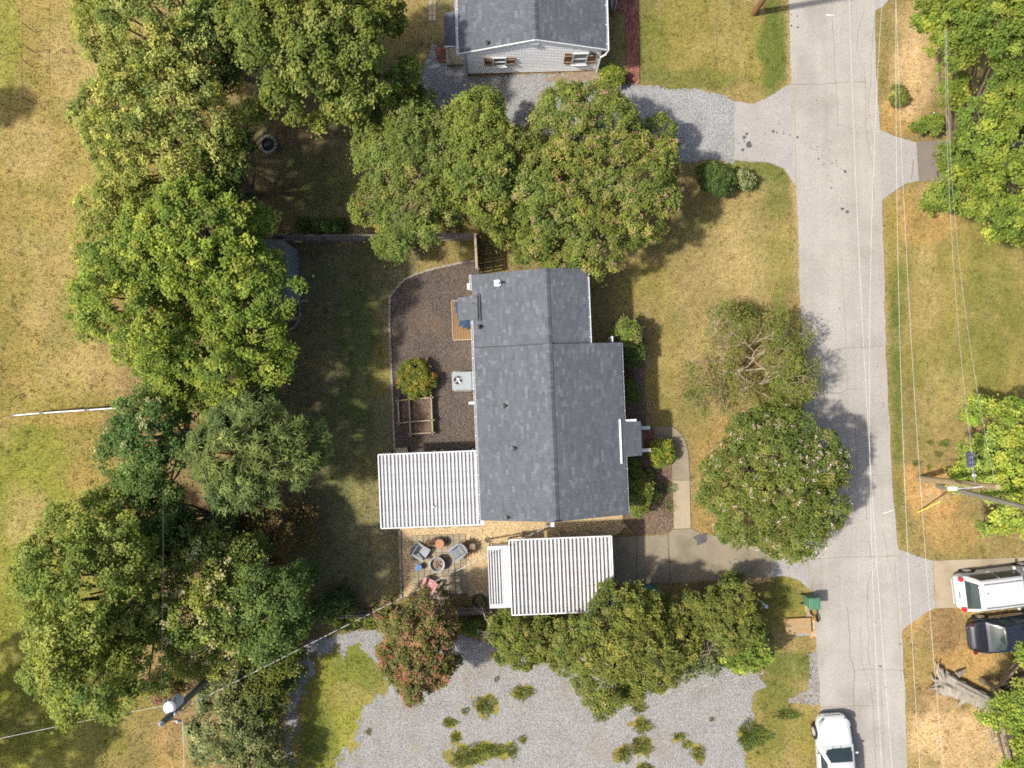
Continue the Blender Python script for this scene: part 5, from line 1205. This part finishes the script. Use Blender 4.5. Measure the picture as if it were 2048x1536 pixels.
def tree(name, label, ell, ztop, zlow, pal, n=10, lr=.42, seed=0, cat='tree', group=None, r0=.16, bark='bark', multi=1, lift=.75, **kw):
    """ell: ellipses (px,py,rx,ry) of the crown as seen at its widest height"""
    rng = np.random.default_rng(seed); lobes = []
    zc = zlow + (ztop - zlow) * .45
    for (px, py, rx, ry) in ell:
        c = P(px, py, zc); ax, ay = rx * S(zc), ry * S(zc); R0 = min(ax, ay)
        nn = max(1, int(n * .92 * (ax * ay) / max(e[2] * e[3] * S(zc) ** 2 for e in ell) + .5))
        for i in range(nn):
            f = math.sqrt((i + .35) / nn) * (1 - lr * .72) if nn > 1 else 0
            a = i * 2.39996 + rng.uniform(-.35, .35) + seed
            r = R0 * lr * rng.uniform(.78, 1.22) * (1.0 if nn > 1 else 2.2)
            dx, dy = f * math.cos(a) * rng.uniform(.88, 1.1), f * math.sin(a) * rng.uniform(.88, 1.1)
            rz = r * rng.uniform(.75, 1.0)
            dome = math.sqrt(max(.05, 1 - (f / .95) ** 2))
            z = zlow + (ztop - zlow - rz) * (lift * dome + (1 - lift) * rng.uniform(.3, .9))
            # a higher lobe looks displaced outwards from the camera; keep it over its ground spot
            lobes.append((c.x + dx * ax, c.y + dy * ay, max(z, rz * .5), r, r, rz))
        if nn > 3:
            for i in range(int(nn * .75)):
                f = rng.uniform(.72, 1.0); a = rng.uniform(0, 6.283); r = R0 * lr * rng.uniform(.38, .62); rz = r * .85
                dome = math.sqrt(max(.04, 1 - f * f)); z = zlow + (ztop - zlow - rz) * (lift * dome * rng.uniform(.7, 1.15) + (1 - lift) * rng.uniform(.2, .9))
                lobes.append((c.x + f * math.cos(a) * ax, c.y + f * math.sin(a) * ay, max(z, rz * .6), r, r, rz))
    x0 = sum(l[0] for l in lobes) / len(lobes); y0 = sum(l[1] for l in lobes) / len(lobes)
    t = thing(name, label, cat, (x0, y0, 0), 0, group)
    cc, dd = foliage(t, lobes, pal, rng, **kw)
    if r0: limbs(t, lobes, cc, rng, max(zlow * .8, .3), r0, M[bark], multi=multi)
    return t
LG = 'trees of the left tree line'
tree('privet_tree', 'pale yellow-green tree in the tree line beside the big maple', [(325, 55, 165, 140)], 8, 2.0, 'privet', 14, .4, 1, group=LG, tips=.3, cr=.34, tone=1.25)
tree('privet_tree', 'large cream-tipped yellow-green tree next to the fire ring', [(338, 262, 162, 145)], 8.5, 1.8, 'privet', 16, .38, 2, group=LG, tips=.42, cr=.32, tone=1.2)
tree('broadleaf_tree', 'dark leafy tree wedged between cream-tipped trees and maple', [(440, 110, 66, 110)], 6.5, 1.5, 'dark', 9, .45, 44, group=LG, tips=.1)
tree('broadleaf_tree', 'filler tree with shade-dark leaves on the yard side of the large cream-tipped one', [(470, 350, 60, 100)], 6.0, 1.2, 'dark', 9, .45, 45, group=LG, tips=.1)  # added filler; dark leaf colour stands in for the big crown's shaded side
tree('broadleaf_tree', 'olive yellow-green tree bordering the field, against the bright green tree', [(268, 470, 100, 100)], 7, 1.5, 'privet', 10, .42, 3, group=LG, tips=.25, tone=1.2)
tree('broadleaf_tree', 'bright lime green tree with lively shoots above the shed', [(415, 500, 145, 125)], 8.3, 2.2, 'lime', 15, .38, 4, group=LG, tips=.25, leaf=.145, lw=.08, per=74, cr=.33, drop=.06, tone=1.3)
tree('broadleaf_tree', 'tall deep green tree hiding the shed roof', [(503, 600, 100, 125)], 7.2, 2.2, 'bright', 13, .4, 5, group=LG, tips=.12, drop=.06, tone=1.25)
tree('broadleaf_tree', 'yellowish green tree leaning out over the field edge', [(280, 595, 105, 102), (345, 690, 88, 68)], 7.8, 1.6, 'lime', 11, .42, 6, group=LG, tips=.35, tone=1.25)
tree('broadleaf_tree', 'dark green tree with yellow tips where the tree line bulges towards the yard', [(440, 715, 170, 90)], 6.8, 1.6, 'bright', 13, .42, 7, group=LG, tips=.2, drop=.08, tone=1.3)
tree('broadleaf_tree', 'dark glossy tree with cream blossom at the end of the white capped fence', [(322, 890, 92, 125)], 7, 1.4, 'dark', 13, .4, 8, group=LG, tips=.05, tone=1.45, blossom=(CREAM, .12, .16, 22))
tree('cedar_tree', 'feathery blue-green cedar beside the cream flowering tree', [(515, 900, 122, 118)], 7.4, 1.4, 'pine', 14, .36, 9, group=LG, needle=True, leaf=.3, lw=.05, per=78, tips=.25, drop=.04, cr=.34, tone=1.2)
tree('broadleaf_tree', 'huge fresh green tree bordering the mown lower left field', [(205, 1160, 142, 162), (225, 1318, 145, 98)], 10, 2.5, 'green', 18, .34, 10, group=LG, tips=.15, leaf=.14, lw=.07, per=78, drop=.06, cr=.33, tone=1.45)
tree('privet_tree', 'dark privet tree dotted with large cream heads above the transformer pole', [(430, 1200, 130, 140)], 7, 1.2, 'green', 15, .36, 11, group=LG, tips=.3, tone=1.35, blossom=(CREAM, .16, .2, 26))
tree('broadleaf_tree', 'mid green tree filling the gap between cedar and the bulging dark tree', [(400, 790, 120, 50)], 5.5, 1.0, 'bright', 9, .44, 48, group=LG, tips=.12)
tree('broadleaf_tree', 'mid green tree behind the big fresh green one, above the cream-headed privet', [(300, 1090, 95, 70)], 6.5, 1.2, 'green', 9, .42, 49, group=LG, tips=.12, tone=1.2)
tree('shrub', 'brownish olive shrub between cedar and dark privet', [(520, 1062, 100, 60)], 3.5, .6, 'rust', 9, .42, 12, 'shrub', group=LG, r0=.08, tips=.1, tone=.8)
tree('shrub', 'brown-leaved scrub at the field edge below the cream flowering tree', [(225, 985, 45, 50)], 2.0, .4, 'rust', 5, .45, 46, 'shrub', group=LG, r0=.05, tips=.1, drop=.3, per=30)
tree('broadleaf_tree', 'shadowy dark tree squeezed between big green tree and cedar', [(370, 1050, 110, 60)], 6, 1.2, 'dark', 9, .42, 13, group=LG, tips=.06)
tree('broadleaf_tree', 'deep green tree on the yard side of the cream-headed privet', [(545, 1190, 82, 115)], 6.6, .8, 'dark', 11, .42, 47, group=LG, tips=.12, tone=1.4)
tree('shrub', 'grey-green bushy thicket behind the gravel lot by the bare path', [(470, 1440, 92, 90), (435, 1350, 60, 45), (505, 1545, 66, 70)], 3.0, .5, 'greygreen', 11, .42, 14, 'shrub', group=LG, r0=.08, tips=.2, tone=1.15)
tree('shrub', 'dark thicket along the gravel edge under the dashed cable', [(545, 1300, 60, 80), (525, 1385, 50, 60)], 2.4, .3, 'green', 10, .42, 15, 'shrub', group=LG, r0=.08, tips=.1, tone=.9)
tree('crape_myrtle', 'small purple flowering crape myrtle beside the white transformer can', [(345, 1350, 58, 28), (425, 1318, 45, 24)], 4.6, 1.0, 'rust', 5, .5, 16, 'crape myrtle', r0=.06, bark='barkpale', multi=3, blossom=(MAUVE, .5, .16, 22))
tree('maple_tree', 'large glossy green maple between the tree line and the white house', [(632, 90, 195, 138)], 8.6, 2.2, 'green', 20, .34, 17, r0=.25, leaf=.15, lw=.09, per=84, tips=.2, drop=.05, tone=1.12)
CK = dict(r0=.12, bark='barkpale', multi=3, cr=.27, leaf=.12, lw=.06, cover=2.1)
tree('crape_myrtle', 'round olive-green crape myrtle at the end of the plank fence', [(828, 345, 125, 165), (850, 485, 90, 48)], 5.4, 1.0, 'crape', 18, .36, 18, 'crape myrtle', per=72, tips=.12, drop=.05, lift=.9, **CK)
tree('crape_myrtle', 'upright light green crape myrtle between its two wider neighbours', [(960, 325, 88, 145)], 5.8, 1.2, 'crape', 13, .44, 19, 'crape myrtle', per=58, tips=.1, drop=.04, tone=1.08, **CK)
tree('crape_myrtle', 'widest crape myrtle, dotted pink, spreading over the gravel drive', [(1172, 357, 196, 178)], 5.4, 1.0, 'crape', 24, .3, 20, 'crape myrtle', per=70, tips=.22, drop=.06, lift=.88, blossom=(PINK, .10, .1, 12), **CK)
RG = 'trees right of the road'
tree('oak_tree', 'big spreading green tree overhanging the dark driveway', [(1960, 80, 165, 110), (2000, 250, 150, 100), (1880, 100, 85, 70), (1970, 410, 120, 90), (2060, 330, 140, 160)], 8, 2.5, 'bright', 12, .4, 21, group=RG, tips=.2, tone=1.1, leaf=.145, lw=.08, per=74, drop=.05, r0=.1, cr=.32)
tree('broadleaf_tree', 'yellow-lime tree beside the leaning utility poles', [(2010, 900, 95, 90), (2030, 1000, 110, 66)], 5, .8, 'lime', 12, .4, 22, group=RG, tips=.35, tone=1.4, leaf=.145, lw=.09, r0=.1)
tree('broadleaf_tree', 'green tree spreading over the dark sedan and dead log', [(2048, 1308, 64, 50), (2050, 1400, 100, 62), (2055, 1490, 80, 70)], 5.5, 1.8, 'bright', 10, .42, 23, group=RG, tips=.2, tone=1.3, drop=.08, leaf=.14, lw=.08)
tree('crape_myrtle', 'crape myrtle with white and pink flowers shading the road', [(1550, 966, 150, 145)], 5.2, 1.0, 'crape', 19, .33, 24, 'crape myrtle', per=60, tips=.05, drop=.03, tone=.88, lift=.88, blossom=(WHITEPINK, .2, .1, 12), **CK)
CK['cr'] = .25
tree('crape_myrtle', 'narrow red-topped crape myrtle below the patio', [(842, 1240, 85, 52), (835, 1310, 76, 64), (828, 1352, 42, 32)], 4.6, .8, ((.055, .06, .02), (.15, .148, .042), (.24, .13, .075)), 11, .42, 25, 'crape myrtle', tips=.25, drop=.05, tone=1.0, blossom=(RED, .14, .11, 14), **CK)
tree('shrub', 'mixed green and brown shrub at the carport corner by the gravel', [(1040, 1268, 78, 58)], 2.8, .4, 'crape', 10, .42, 26, 'shrub', r0=.06, tips=.15, cr=.25, leaf=.14, tone=.85)
tree('crape_myrtle', 'broad golden olive crape myrtle leaning over the carport', [(1240, 1280, 138, 118), (1255, 1205, 80, 46), (1215, 1375, 66, 42)], 5.0, .8, 'olive', 17, .34, 27, 'crape myrtle', per=62, tips=.1, drop=.03, lift=.88, blossom=(WHITEPINK, .02, .09, 8), **CK)
tree('crape_myrtle', 'small feathery olive tree by the white marker post', [(1440, 1225, 74, 70)], 3.8, .6, 'olive', 10, .42, 28, 'crape myrtle', r0=.08, bark='barkpale', multi=3, cr=.25, leaf=.15, lw=.05, tips=.15, drop=.06, tone=.9)
tree('shrub', 'bright green leafy shrub below the small feathery olive tree', [(1478, 1285, 60, 52)], 2.6, .4, 'lime', 9, .44, 29, 'shrub', r0=.05, cr=.24, leaf=.17, lw=.11, tips=.15, tone=1.15)
tree('shrub', 'dead-looking brown shrub between golden crape myrtle and olive tree', [(1392, 1290, 56, 80)], 2.6, .4, 'greygreen', 7, .42, 30, 'shrub', r0=.06, bark='barkpale', cr=.25, per=30, drop=.2, tone=.85)
# off-frame trees whose shadows cross the lower left field
tree('broadleaf_tree', 'round green tree outside the lower left corner of the field', [(-275, 1560, 190, 165)], 8.5, 2.5, 'green', 10, .4, 41, group=LG, per=36, cr=.42, leaf=.24, lw=.12)
tree('broadleaf_tree', 'small tree outside the left edge of the field', [(-345, 165, 48, 34)], 7, 3, 'green', 5, .42, 42, group=LG, per=36, cr=.42, leaf=.24, lw=.12)
tree('broadleaf_tree', 'tree below the grey-green thicket', [(480, 1740, 90, 70)], 6, 2, 'green', 7, .42, 43, group=LG, per=36, cr=.42, leaf=.24, lw=.12)

# ---- sparse tree in the front lawn, with pale bare branches
def sparse_tree(label, px, py, seed):
    rng = np.random.default_rng(seed); b = P(px, py); t = thing('dying_tree', label, 'tree', b)
    mb = MB(); tips = []
    def grow(p, d, L, r, lev):
        q = p + d * L; m_ = (p + q) / 2 + Vector(rng.normal(size=3)) * L * .07
        mb.tube([p, m_, q], [r, r * .8, r * .62], 5, False)
        if lev == 0: tips.append((q, d)); return
        for k in range(3 if lev > 1 else 3):
            dd = (d + Vector(rng.normal(size=3)) * .62); dd.z = dd.z * .55 + .12; dd.normalize()
            grow(q if k else p + (q - p) * .8, dd, L * rng.uniform(.6, .85), r * .58, lev - 1)
    for k in range(7):
        a = k * .9 + rng.uniform(-.2, .2); grow(Vector((0, 0, 0)), Vector((math.cos(a) * .85, math.sin(a) * .7, .75)).normalized(), 1.55, .06, 4)
    mb.build('trunk', M['barkpale'], t)
    T = np.array([tuple(q) for q, d in tips]); keep = (rng.random(len(T)) < .85) & ((T[:, 0] > -.9) | (rng.random(len(T)) < .35))
    T = T[keep]; idx = np.repeat(np.arange(len(T)), 40); N = len(idx)
    pos = T[idx] + rng.normal(size=(N, 3)) * np.array((.19, .19, .1)); nrm = unit(rng.normal(size=(N, 3)) * .5 + np.array((0, 0, .8)))
    V, Q = leaf_quads(pos, nrm, .13, .06, rng); pal = [np.array(p) for p in PAL['sparse']]
    tt = np.clip(rng.beta(1.5, 1.5, len(T))[idx] * .6 + rng.random(N) * .5 - .05, 0, 1)[:, None]; col = pal[0] * (1 - tt) + pal[1] * tt
    br = (rng.random(len(T)) < .25)[idx][:, None] * .7; col = col * (1 - br) + np.array(pal[2]) * br
    link('crown', raw_mesh('crown', V, Q, M['leaf'], np.repeat(col, 4, 0)), t)
sparse_tree('thin dying tree with pale bare branches on the dry front lawn', 1470, 742, 5)
def dead_branches(label, px, py, z, seed, n=4, L=.9, flat=.25, m='barkpale', name='dead_branch', r=.03):
    rng = np.random.default_rng(seed); mb = MB()
    def grow(p, d, L, r, lev):
        q = p + d * L; m_ = (p + q) / 2 + Vector(rng.normal(size=3)) * L * .1; mb.tube([p, m_, q], [r, r * .75, r * .5], 5, False)
        if lev:
            for k in range(3):
                dd = d + Vector(rng.normal(size=3)) * .6; dd.z *= flat + .3; dd.normalize(); grow(q if k < 2 else m_, dd, L * rng.uniform(.55, .8), r * .6, lev - 1)
    for k in range(n):
        a = rng.uniform(0, 6.28); grow(Vector((0, 0, 0)), Vector((math.cos(a), math.sin(a), flat)).normalized(), L, r, 3)
    # a stem carries the spray up from the ground
    mb.tube([(.0, .0, -z), (.05, .03, -z * .5), (0, 0, 0)], [.05, .04, .03], 6)
    o = mb.build(name, M[m]); o.location = P(px, py, z); return tag(o, label, 'branch')
dead_branches('bare pale branches sticking out beside the golden crape myrtle', 1392, 1320, 2.4, 3, 4, .75)
dead_branches('bare twigs above the shrub at the carport corner', 978, 1244, 1.6, 8, 3, .5)
dead_branches('grey bare twigs poking from the red-topped crape myrtle', 872, 1206, 3.0, 12, 3, .4, .8)

# ---- garden shrubs
def bush(label, px, py, rx, ry, h, pal, seed, name='shrub', n=7, group=None, cat='shrub', **kw):
    kw.setdefault('cr', .16); kw.setdefault('leaf', .1); kw.setdefault('lw', .055); kw.setdefault('per', 34); kw.setdefault('cover', 2.0)
    return tree(name, label, [(px, py, rx, ry)], h, h * .25, pal, n, .5, seed, cat, group, r0=.03, low=-.2, **kw)
bush('clipped round dark green shrub near the drive apron', 1428, 357, 36, 34, 1.5, 'dark', 51, n=9, tone=.95, tips=.03, cr=.14)
bush('small pale variegated shrub beside the clipped dark one', 1488, 360, 17, 20, .9, 'greygreen', 52, tips=.4, blossom=(CREAM, .12, .07, 6))
bush('bright green shrub at the white house corner by the brick path', 1226, 153, 26, 17, .9, 'lime', 53, tips=.3)
bush('tall rounded shrub with brownish leaf tips at the wing corner', 1253, 668, 29, 27, 1.9, 'crape', 54, n=9, tips=.2)
bush('shaded dark shrub right behind the brown-tipped one', 1264, 706, 26, 24, 1.6, 'dark', 55, tips=.05)
bush('red-leaved small plant under the front eave', 1251, 748, 12, 10, .7, ((.05, .06, .02), (.1, .09, .03), (.2, .05, .05)), 56, tips=.3, n=4)
bush('shaded round green shrub above the porch steps', 1254, 787, 19, 25, 1.1, 'green', 57, tips=.03, tone=.9)
bush('yellow flowering bush next to the front path', 1321, 902, 26, 26, 1.0, 'lime', 58, n=8, tips=.2, blossom=(YEL, .3, .08, 8))
bush('round green shrub just below the porch roof', 1261, 938, 20, 22, 1.1, 'green', 59, tips=.04)
bush('large shrub with bright lower leaves at the front house corner', 1272, 995, 32, 40, 1.6, 'green', 60, n=10, tips=.25, tone=1.05)
bush('little brown-green shrub on the side of the large corner shrub', 1302, 985, 15, 13, .8, 'crape', 61, n=4)
bush('tiny yellow flowering plant in the front mulch', 1299, 949, 9, 9, .4, 'olive', 62, n=3, blossom=(YEL, .4, .06, 5), cr=.1)
bush('orange flowering lantana bush above the raised beds', 829, 757, 36, 34, 1.0, 'green', 65, 'lantana_bush', n=10, tips=.05, blossom=(ORNG, .17, .09, 8), cr=.15)
bush('dark leafy weeds growing along the plank fence', 645, 455, 55, 18, .9, 'dark', 66, n=7, tips=.05, cr=.2, leaf=.14)
bush('low green shrub below the patio edging in deep shade', 665, 1212, 42, 32, 1.3, 'dark', 67, n=8, tone=1.1, cr=.2, leaf=.14)
bush('scrub strip of weeds along the low picket fence', 700, 1243, 90, 13, .6, 'crape', 68, n=8, cr=.18, leaf=.14)
bush('fresh green weeds under the carport corner twigs', 945, 1252, 36, 16, .7, 'lime', 69, n=6, cr=.18, leaf=.13)
bush('dry brown plant at the patio corner hook', 934, 1098, 13, 12, .6, ((.1, .06, .03), (.2, .12, .06), (.25, .16, .08)), 70, n=4, cover=1.0, per=16, leaf=.12, lw=.03, cr=.13)
bush('small twiggy plant behind the left grey chair', 864, 1082, 11, 10, .5, ((.1, .06, .03), (.16, .1, .05), (.2, .13, .06)), 71, n=3, cover=.8, per=12, leaf=.14, lw=.025, cr=.13)
bush('grassy shrub on the bare earth right of the road', 1797, 192, 15, 20, .7, 'olive', 72, n=5, cr=.16, leaf=.2, lw=.04, needle=True)
bush('low leafy branch of weeds by the upper white planter', 1862, 252, 34, 20, 1.0, 'lime', 73, n=6, tone=1.1, cr=.18, leaf=.14)
bush('leafy weeds round the lower white planter', 1872, 402, 36, 22, 1.0, 'lime', 74, n=6, tone=1.1, cr=.18, leaf=.14)
def tuft(px, py, rx, ry, pal, seed, label='grass tuft growing through the grey gravel', name='grass_tuft', group='grass tufts in the gravel lot', h=.22, dens=900):
    rng = np.random.default_rng(seed); o = P(px, py); ax, ay = rx * S(0), ry * S(0); N = int(dens * max(ax * ay * 3.14, .03))
    a = rng.uniform(0, 6.28, N); r = rng.random(N) ** .6 * (1 + .25 * np.sin(a * 3 + seed) + .15 * np.sin(a * 7 + seed))
    p = np.stack([r * np.cos(a) * ax, r * np.sin(a) * ay, np.zeros(N)], 1); d = np.stack([np.cos(a) * .6, np.sin(a) * .6, np.full(N, .9)], 1) + rng.normal(size=(N, 3)) * .45; d[:, 2] = np.abs(d[:, 2]) + .1; d = unit(d)
    s_ = unit(np.cross(d, rng.normal(size=(N, 3)))); hh = (h * rng.uniform(.5, 1.2, N) * (1.15 - .6 * np.clip(r, 0, 1)))[:, None]; w_ = .016
    V = np.stack([p - s_ * w_, p + s_ * w_, p + d * hh], 1).reshape(-1, 3); V[:, 2] = np.maximum(V[:, 2], 0) + .012
    pal = [np.array(q) for q in PAL[pal]]; t = rng.random((N, 1)); col = (pal[0] * (1 - t) + pal[1] * t) * 1.25 + .02
    ob = link(name, raw_mesh(name, V, np.arange(3 * N).reshape(-1, 3), M['grass'], np.repeat(col, 3, 0))); ob.location = o
    tag(ob, label, 'plant' if 'plant' in name else 'grass tuft', group)
for k, (x, y, rx, ry, pl_) in enumerate([(970, 1410, 22, 20, 'olive'), (1046, 1385, 22, 14, 'crape'), (1276, 1414, 17, 13, 'green'), (1286, 1450, 19, 15, 'crape'), (1281, 1490, 24, 20, 'olive'), (1248, 1508, 15, 16, 'olive'), (1396, 1506, 14, 16, 'crape'), (1358, 1472, 14, 9, 'crape'), (1374, 1488, 10, 8, 'crape'), (900, 1444, 16, 9, 'lime'), (911, 1474, 9, 11, 'lime'), (737, 1463, 6, 6, 'lime'), (1045, 1478, 8, 8, 'green'), (931, 1421, 8, 7, 'green'), (975, 1500, 48, 15, 'crape'), (930, 1516, 30, 18, 'crape'), (1290, 1533, 16, 8, 'olive'), (1421, 1438, 6, 5, 'green'), (1024, 1500, 10, 18, 'crape'), (993, 1358, 5, 6, 'rust')]):
    sz = 'long straggling' if rx > 40 else 'large' if rx >= 19 else 'middling' if rx >= 12 else 'tiny'
    tuft(x, y, rx, ry, pl_, 100 + k, sz + {'olive': ' golden green', 'crape': ' dull green', 'green': ' dark green', 'lime': ' bright green', 'rust': ' brown'}[pl_] + ' grass tuft growing through the grey gravel')
for k, (x, y, r) in enumerate(((1888, 886, 9), (1860, 884, 6), (1876, 908, 7), (1832, 926, 7), (1856, 934, 5))):
    tuft(x, y, r, r * .8, 'lime', 180 + k, 'small lime weed tuft on the earth above the tan pole', 'weed_tuft', 'weed tufts by the pole', .2, 1500)
tuft(1338, 975, 15, 12, 'greygreen', 190, 'spiky blue-green plant overlapping the path edge', 'spiky_plant', 'front bed plants', .32, 700)
tuft(1336, 1010, 13, 15, 'crape', 191, 'thin yellow-green grassy plant in the mulch near the path foot', 'grassy_plant', 'front bed plants', .3, 600)
tuft(1505, 1470, 30, 26, 'lime', 140, 'broad bright green weed clump at the gravel lot edge near the road', 'weed_clump', 'roadside weeds', .35, 1200)
tuft(1575, 1428, 26, 10, 'lime', 141, 'thin row of lime weeds close to the white sedan', 'weed_clump', 'roadside weeds', .3, 1000)

# ---- fallen log and sticks under the right tree
def log():
    o = P(1925, 1385); t = thing('dead_log', 'big grey weathered dead trunk with torn roots on bare earth', 'log', o); rng = np.random.default_rng(3)
    pts = [P(1885, 1362, .25), P(1915, 1378, .35), P(1945, 1392, .38), P(1980, 1408, .35)]
    mb = MB(); n = 22; rad = [.44, .4, .34, .3]
    for i, p in enumerate(pts): pass
    V = []
    for i in range(13):
        t_ = i / 12 * 3; j = min(int(t_), 2); p = pts[j].lerp(pts[j + 1], t_ - j) - o; r = rad[j] + (rad[j + 1] - rad[j]) * (t_ - j)
        d = (pts[j + 1] - pts[j]).normalized(); a = d.cross(Vector((0, 0, 1))).normalized(); b = Vector((0, 0, 1))
        for k in range(n):
            an = 2 * math.pi * k / n; rr = r * (1 + .16 * math.sin(k * 3.1) + rng.uniform(-.08, .08) + (.3 * math.sin(k * 1.7) if i < 3 else 0)); V.append(p + a * math.cos(an) * rr * 1.2 + b * math.sin(an) * rr * .62)
    mb.add(V, [(i * n + k, i * n + (k + 1) % n, (i + 1) * n + (k + 1) % n, (i + 1) * n + k) for i in range(12) for k in range(n)] + [tuple(range(n - 1, -1, -1))]); mb.build('trunk', M['deadwood'], t)
    for k in range(11):
        a = rng.uniform(1.9, 4.4); s0 = P(1888, 1362, .25) - o; e = s0 + Vector((math.cos(a), math.sin(a), rng.uniform(-.1, .3))) * rng.uniform(.6, 1.2); e.z = max(e.z, .06)
        MB().tube([s0, s0.lerp(e, .55) + Vector(rng.normal(size=3)) * .1, e], [.14, .08, .02], 6).build('root', M['deadwood'], t)
    for (x0, y0, x1, y1) in ((1915, 1350, 1930, 1340), (1930, 1398, 1915, 1412), (1950, 1405, 1965, 1425)): MB().tube([P(x0, y0, .3) - o, P(x1, y1, .25) - o], [.16, .05], 7).build('limb_stub', M['deadwood'], t)
log()
dead_branches('tangle of grey dead branches under the lower right tree', 2010, 1455, .5, 21, 6, .7, .1, 'deadwood', 'branch_pile', .05)
dead_branches('thin dry sticks lying below the cardboard box', 1577, 1282, .06, 25, 3, .35, .02, 'barkpale', 'stick', .012)

# ------------------------------------------------------------------ grass blades over the lawns
def lawn():
    rng = np.random.default_rng(77); N = 250000
    px = rng.uniform(-40, 2090, N); py = rng.uniform(-40, 1580, N); ok = np.ones(N, bool)
    for poly in EXCL: ok &= inpoly(px, py, poly) < 1.0
    gl = [(575, 1345), (610, 1290), (660, 1268), (740, 1255), (900, 1270), (1100, 1315), (1400, 1318), (1510, 1330), (1532, 1370), (1500, 1440), (1490, 1620), (560, 1620)]
    inside = inpoly(px, py, gl) > 4
    for (hx, hy, rx, ry) in [(690, 1345, 72, 48), (668, 1400, 62, 60), (640, 1480, 58, 90), (660, 1440, 55, 60), (725, 1360, 45, 36)]:
        inside &= (((px - hx) / rx) ** 2 + ((py - hy) / ry) ** 2) > .85
    ok &= ~inside
    px = px[ok]; py = py[ok]; N = len(px)
    col = ground_colour(px, py)
    dirt = col[:, 0] / (col[:, 1] + 1e-6)                      # bare earth is redder than grass
    keep = (dirt < 1.62) | (rng.random(N) < .25); px, py, col = px[keep], py[keep], col[keep]; N = len(px)
    # weedy clumps: gather a share of the blades round random centres
    k = rng.integers(0, N, 1500); mv = rng.random(N) < .1; cidx = k[rng.integers(0, len(k), N)]
    px = np.where(mv, px[cidx] + rng.normal(0, 2.6, N), px); py = np.where(mv, py[cidx] + rng.normal(0, 2.6, N), py); col = np.where(mv[:, None], col[cidx] * .55 + GREEN * .4, col)
    p = np.stack([(px - 1024) / 37.968, (768 - py) / 37.968, np.zeros(N)], 1)
    a = rng.uniform(0, 6.28, N); d = unit(np.stack([np.cos(a), np.sin(a), rng.uniform(.25, 1.3, N)], 1)); s_ = unit(np.stack([-np.sin(a), np.cos(a), rng.normal(0, .3, N)], 1))
    h = rng.uniform(.05, .14, N)[:, None]; w_ = rng.uniform(.012, .026, N)[:, None]
    V = np.stack([p - s_ * w_, p + s_ * w_, p + d * h], 1).reshape(-1, 3); V[:, 2] = np.maximum(V[:, 2], .001)
    col = col * rng.uniform(.65, 1.55, (N, 1)); g = (rng.random(N) < .22)[:, None] * .5; col = col * (1 - g) + (col * .5 + GREEN * .6) * g
    o = link('lawn_grass', raw_mesh('lawn_grass', V, np.arange(3 * N).reshape(-1, 3), M['grass'], np.repeat(np.clip(col, 0, .6), 3, 0)))
    stuff(o); tag(o, 'short dry and green grass blades covering the lawns', 'grass')
lawn()

def litter():
    """dead leaves lying on lawns, gravel, paving and in the carport troughs"""
    rng = np.random.default_rng(5); N = 2600
    px = rng.uniform(0, 2048, N); py = rng.uniform(0, 1536, N); keep = rng.random(N) < .35 + .65 * vnoise(px, py, 1 / 120.0, 9); px, py = px[keep], py[keep]
    house_ = [(925, 530), (1300, 530), (1300, 1240), (750, 1240), (750, 890), (925, 890)]; nbr = [(880, -10), (1240, -10), (1240, 150), (880, 150)]
    ok = (inpoly(px, py, house_) < 0) & (inpoly(px, py, nbr) < 0) & ((inpoly(px, py, ROADL + ROADR[::-1]) < 0) | (rng.random(N if len(px) == N else len(px)) < .12)) & (px < 1900); px, py = px[ok], py[ok]; N = len(px)
    p = np.stack([(px - 1024) / 37.968, (768 - py) / 37.968, np.full(N, .062)], 1)
    nrm = unit(rng.normal(size=(N, 3)) * .3 + np.array((0, 0, 1.0)))
    V, Q = leaf_quads(p, nrm, .075, .045, rng); t = rng.random((N, 1)); col = np.array((.08, .055, .03)) * (1 - t) + np.array((.26, .18, .09)) * t
    o = link('leaf_litter', raw_mesh('leaf_litter', V, Q, M['petal'], np.repeat(col, 4, 0))); stuff(o); tag(o, 'scattered dead leaves over lawns and gravel', 'leaf litter')
    n = 1500; lx = kx0 + (kx1 - kx0) * rng.random(n) ** .45; ly = ky0 + (ky1 - ky0) * rng.random(n) ** 1.5
    p = np.stack([lx, ly, np.full(n, kz + .03)], 1); V, Q = leaf_quads(p, unit(rng.normal(size=(n, 3)) * .3 + np.array((0, 0, 1.0))), .07, .045, rng); t = rng.random((n, 1)); col = np.array((.06, .03, .018)) * (1 - t) + np.array((.2, .11, .05)) * t
    stuff(link('leaf_litter', raw_mesh('roof_litter', V, Q, M['petal'], np.repeat(col, 4, 0)), cp))
litter()
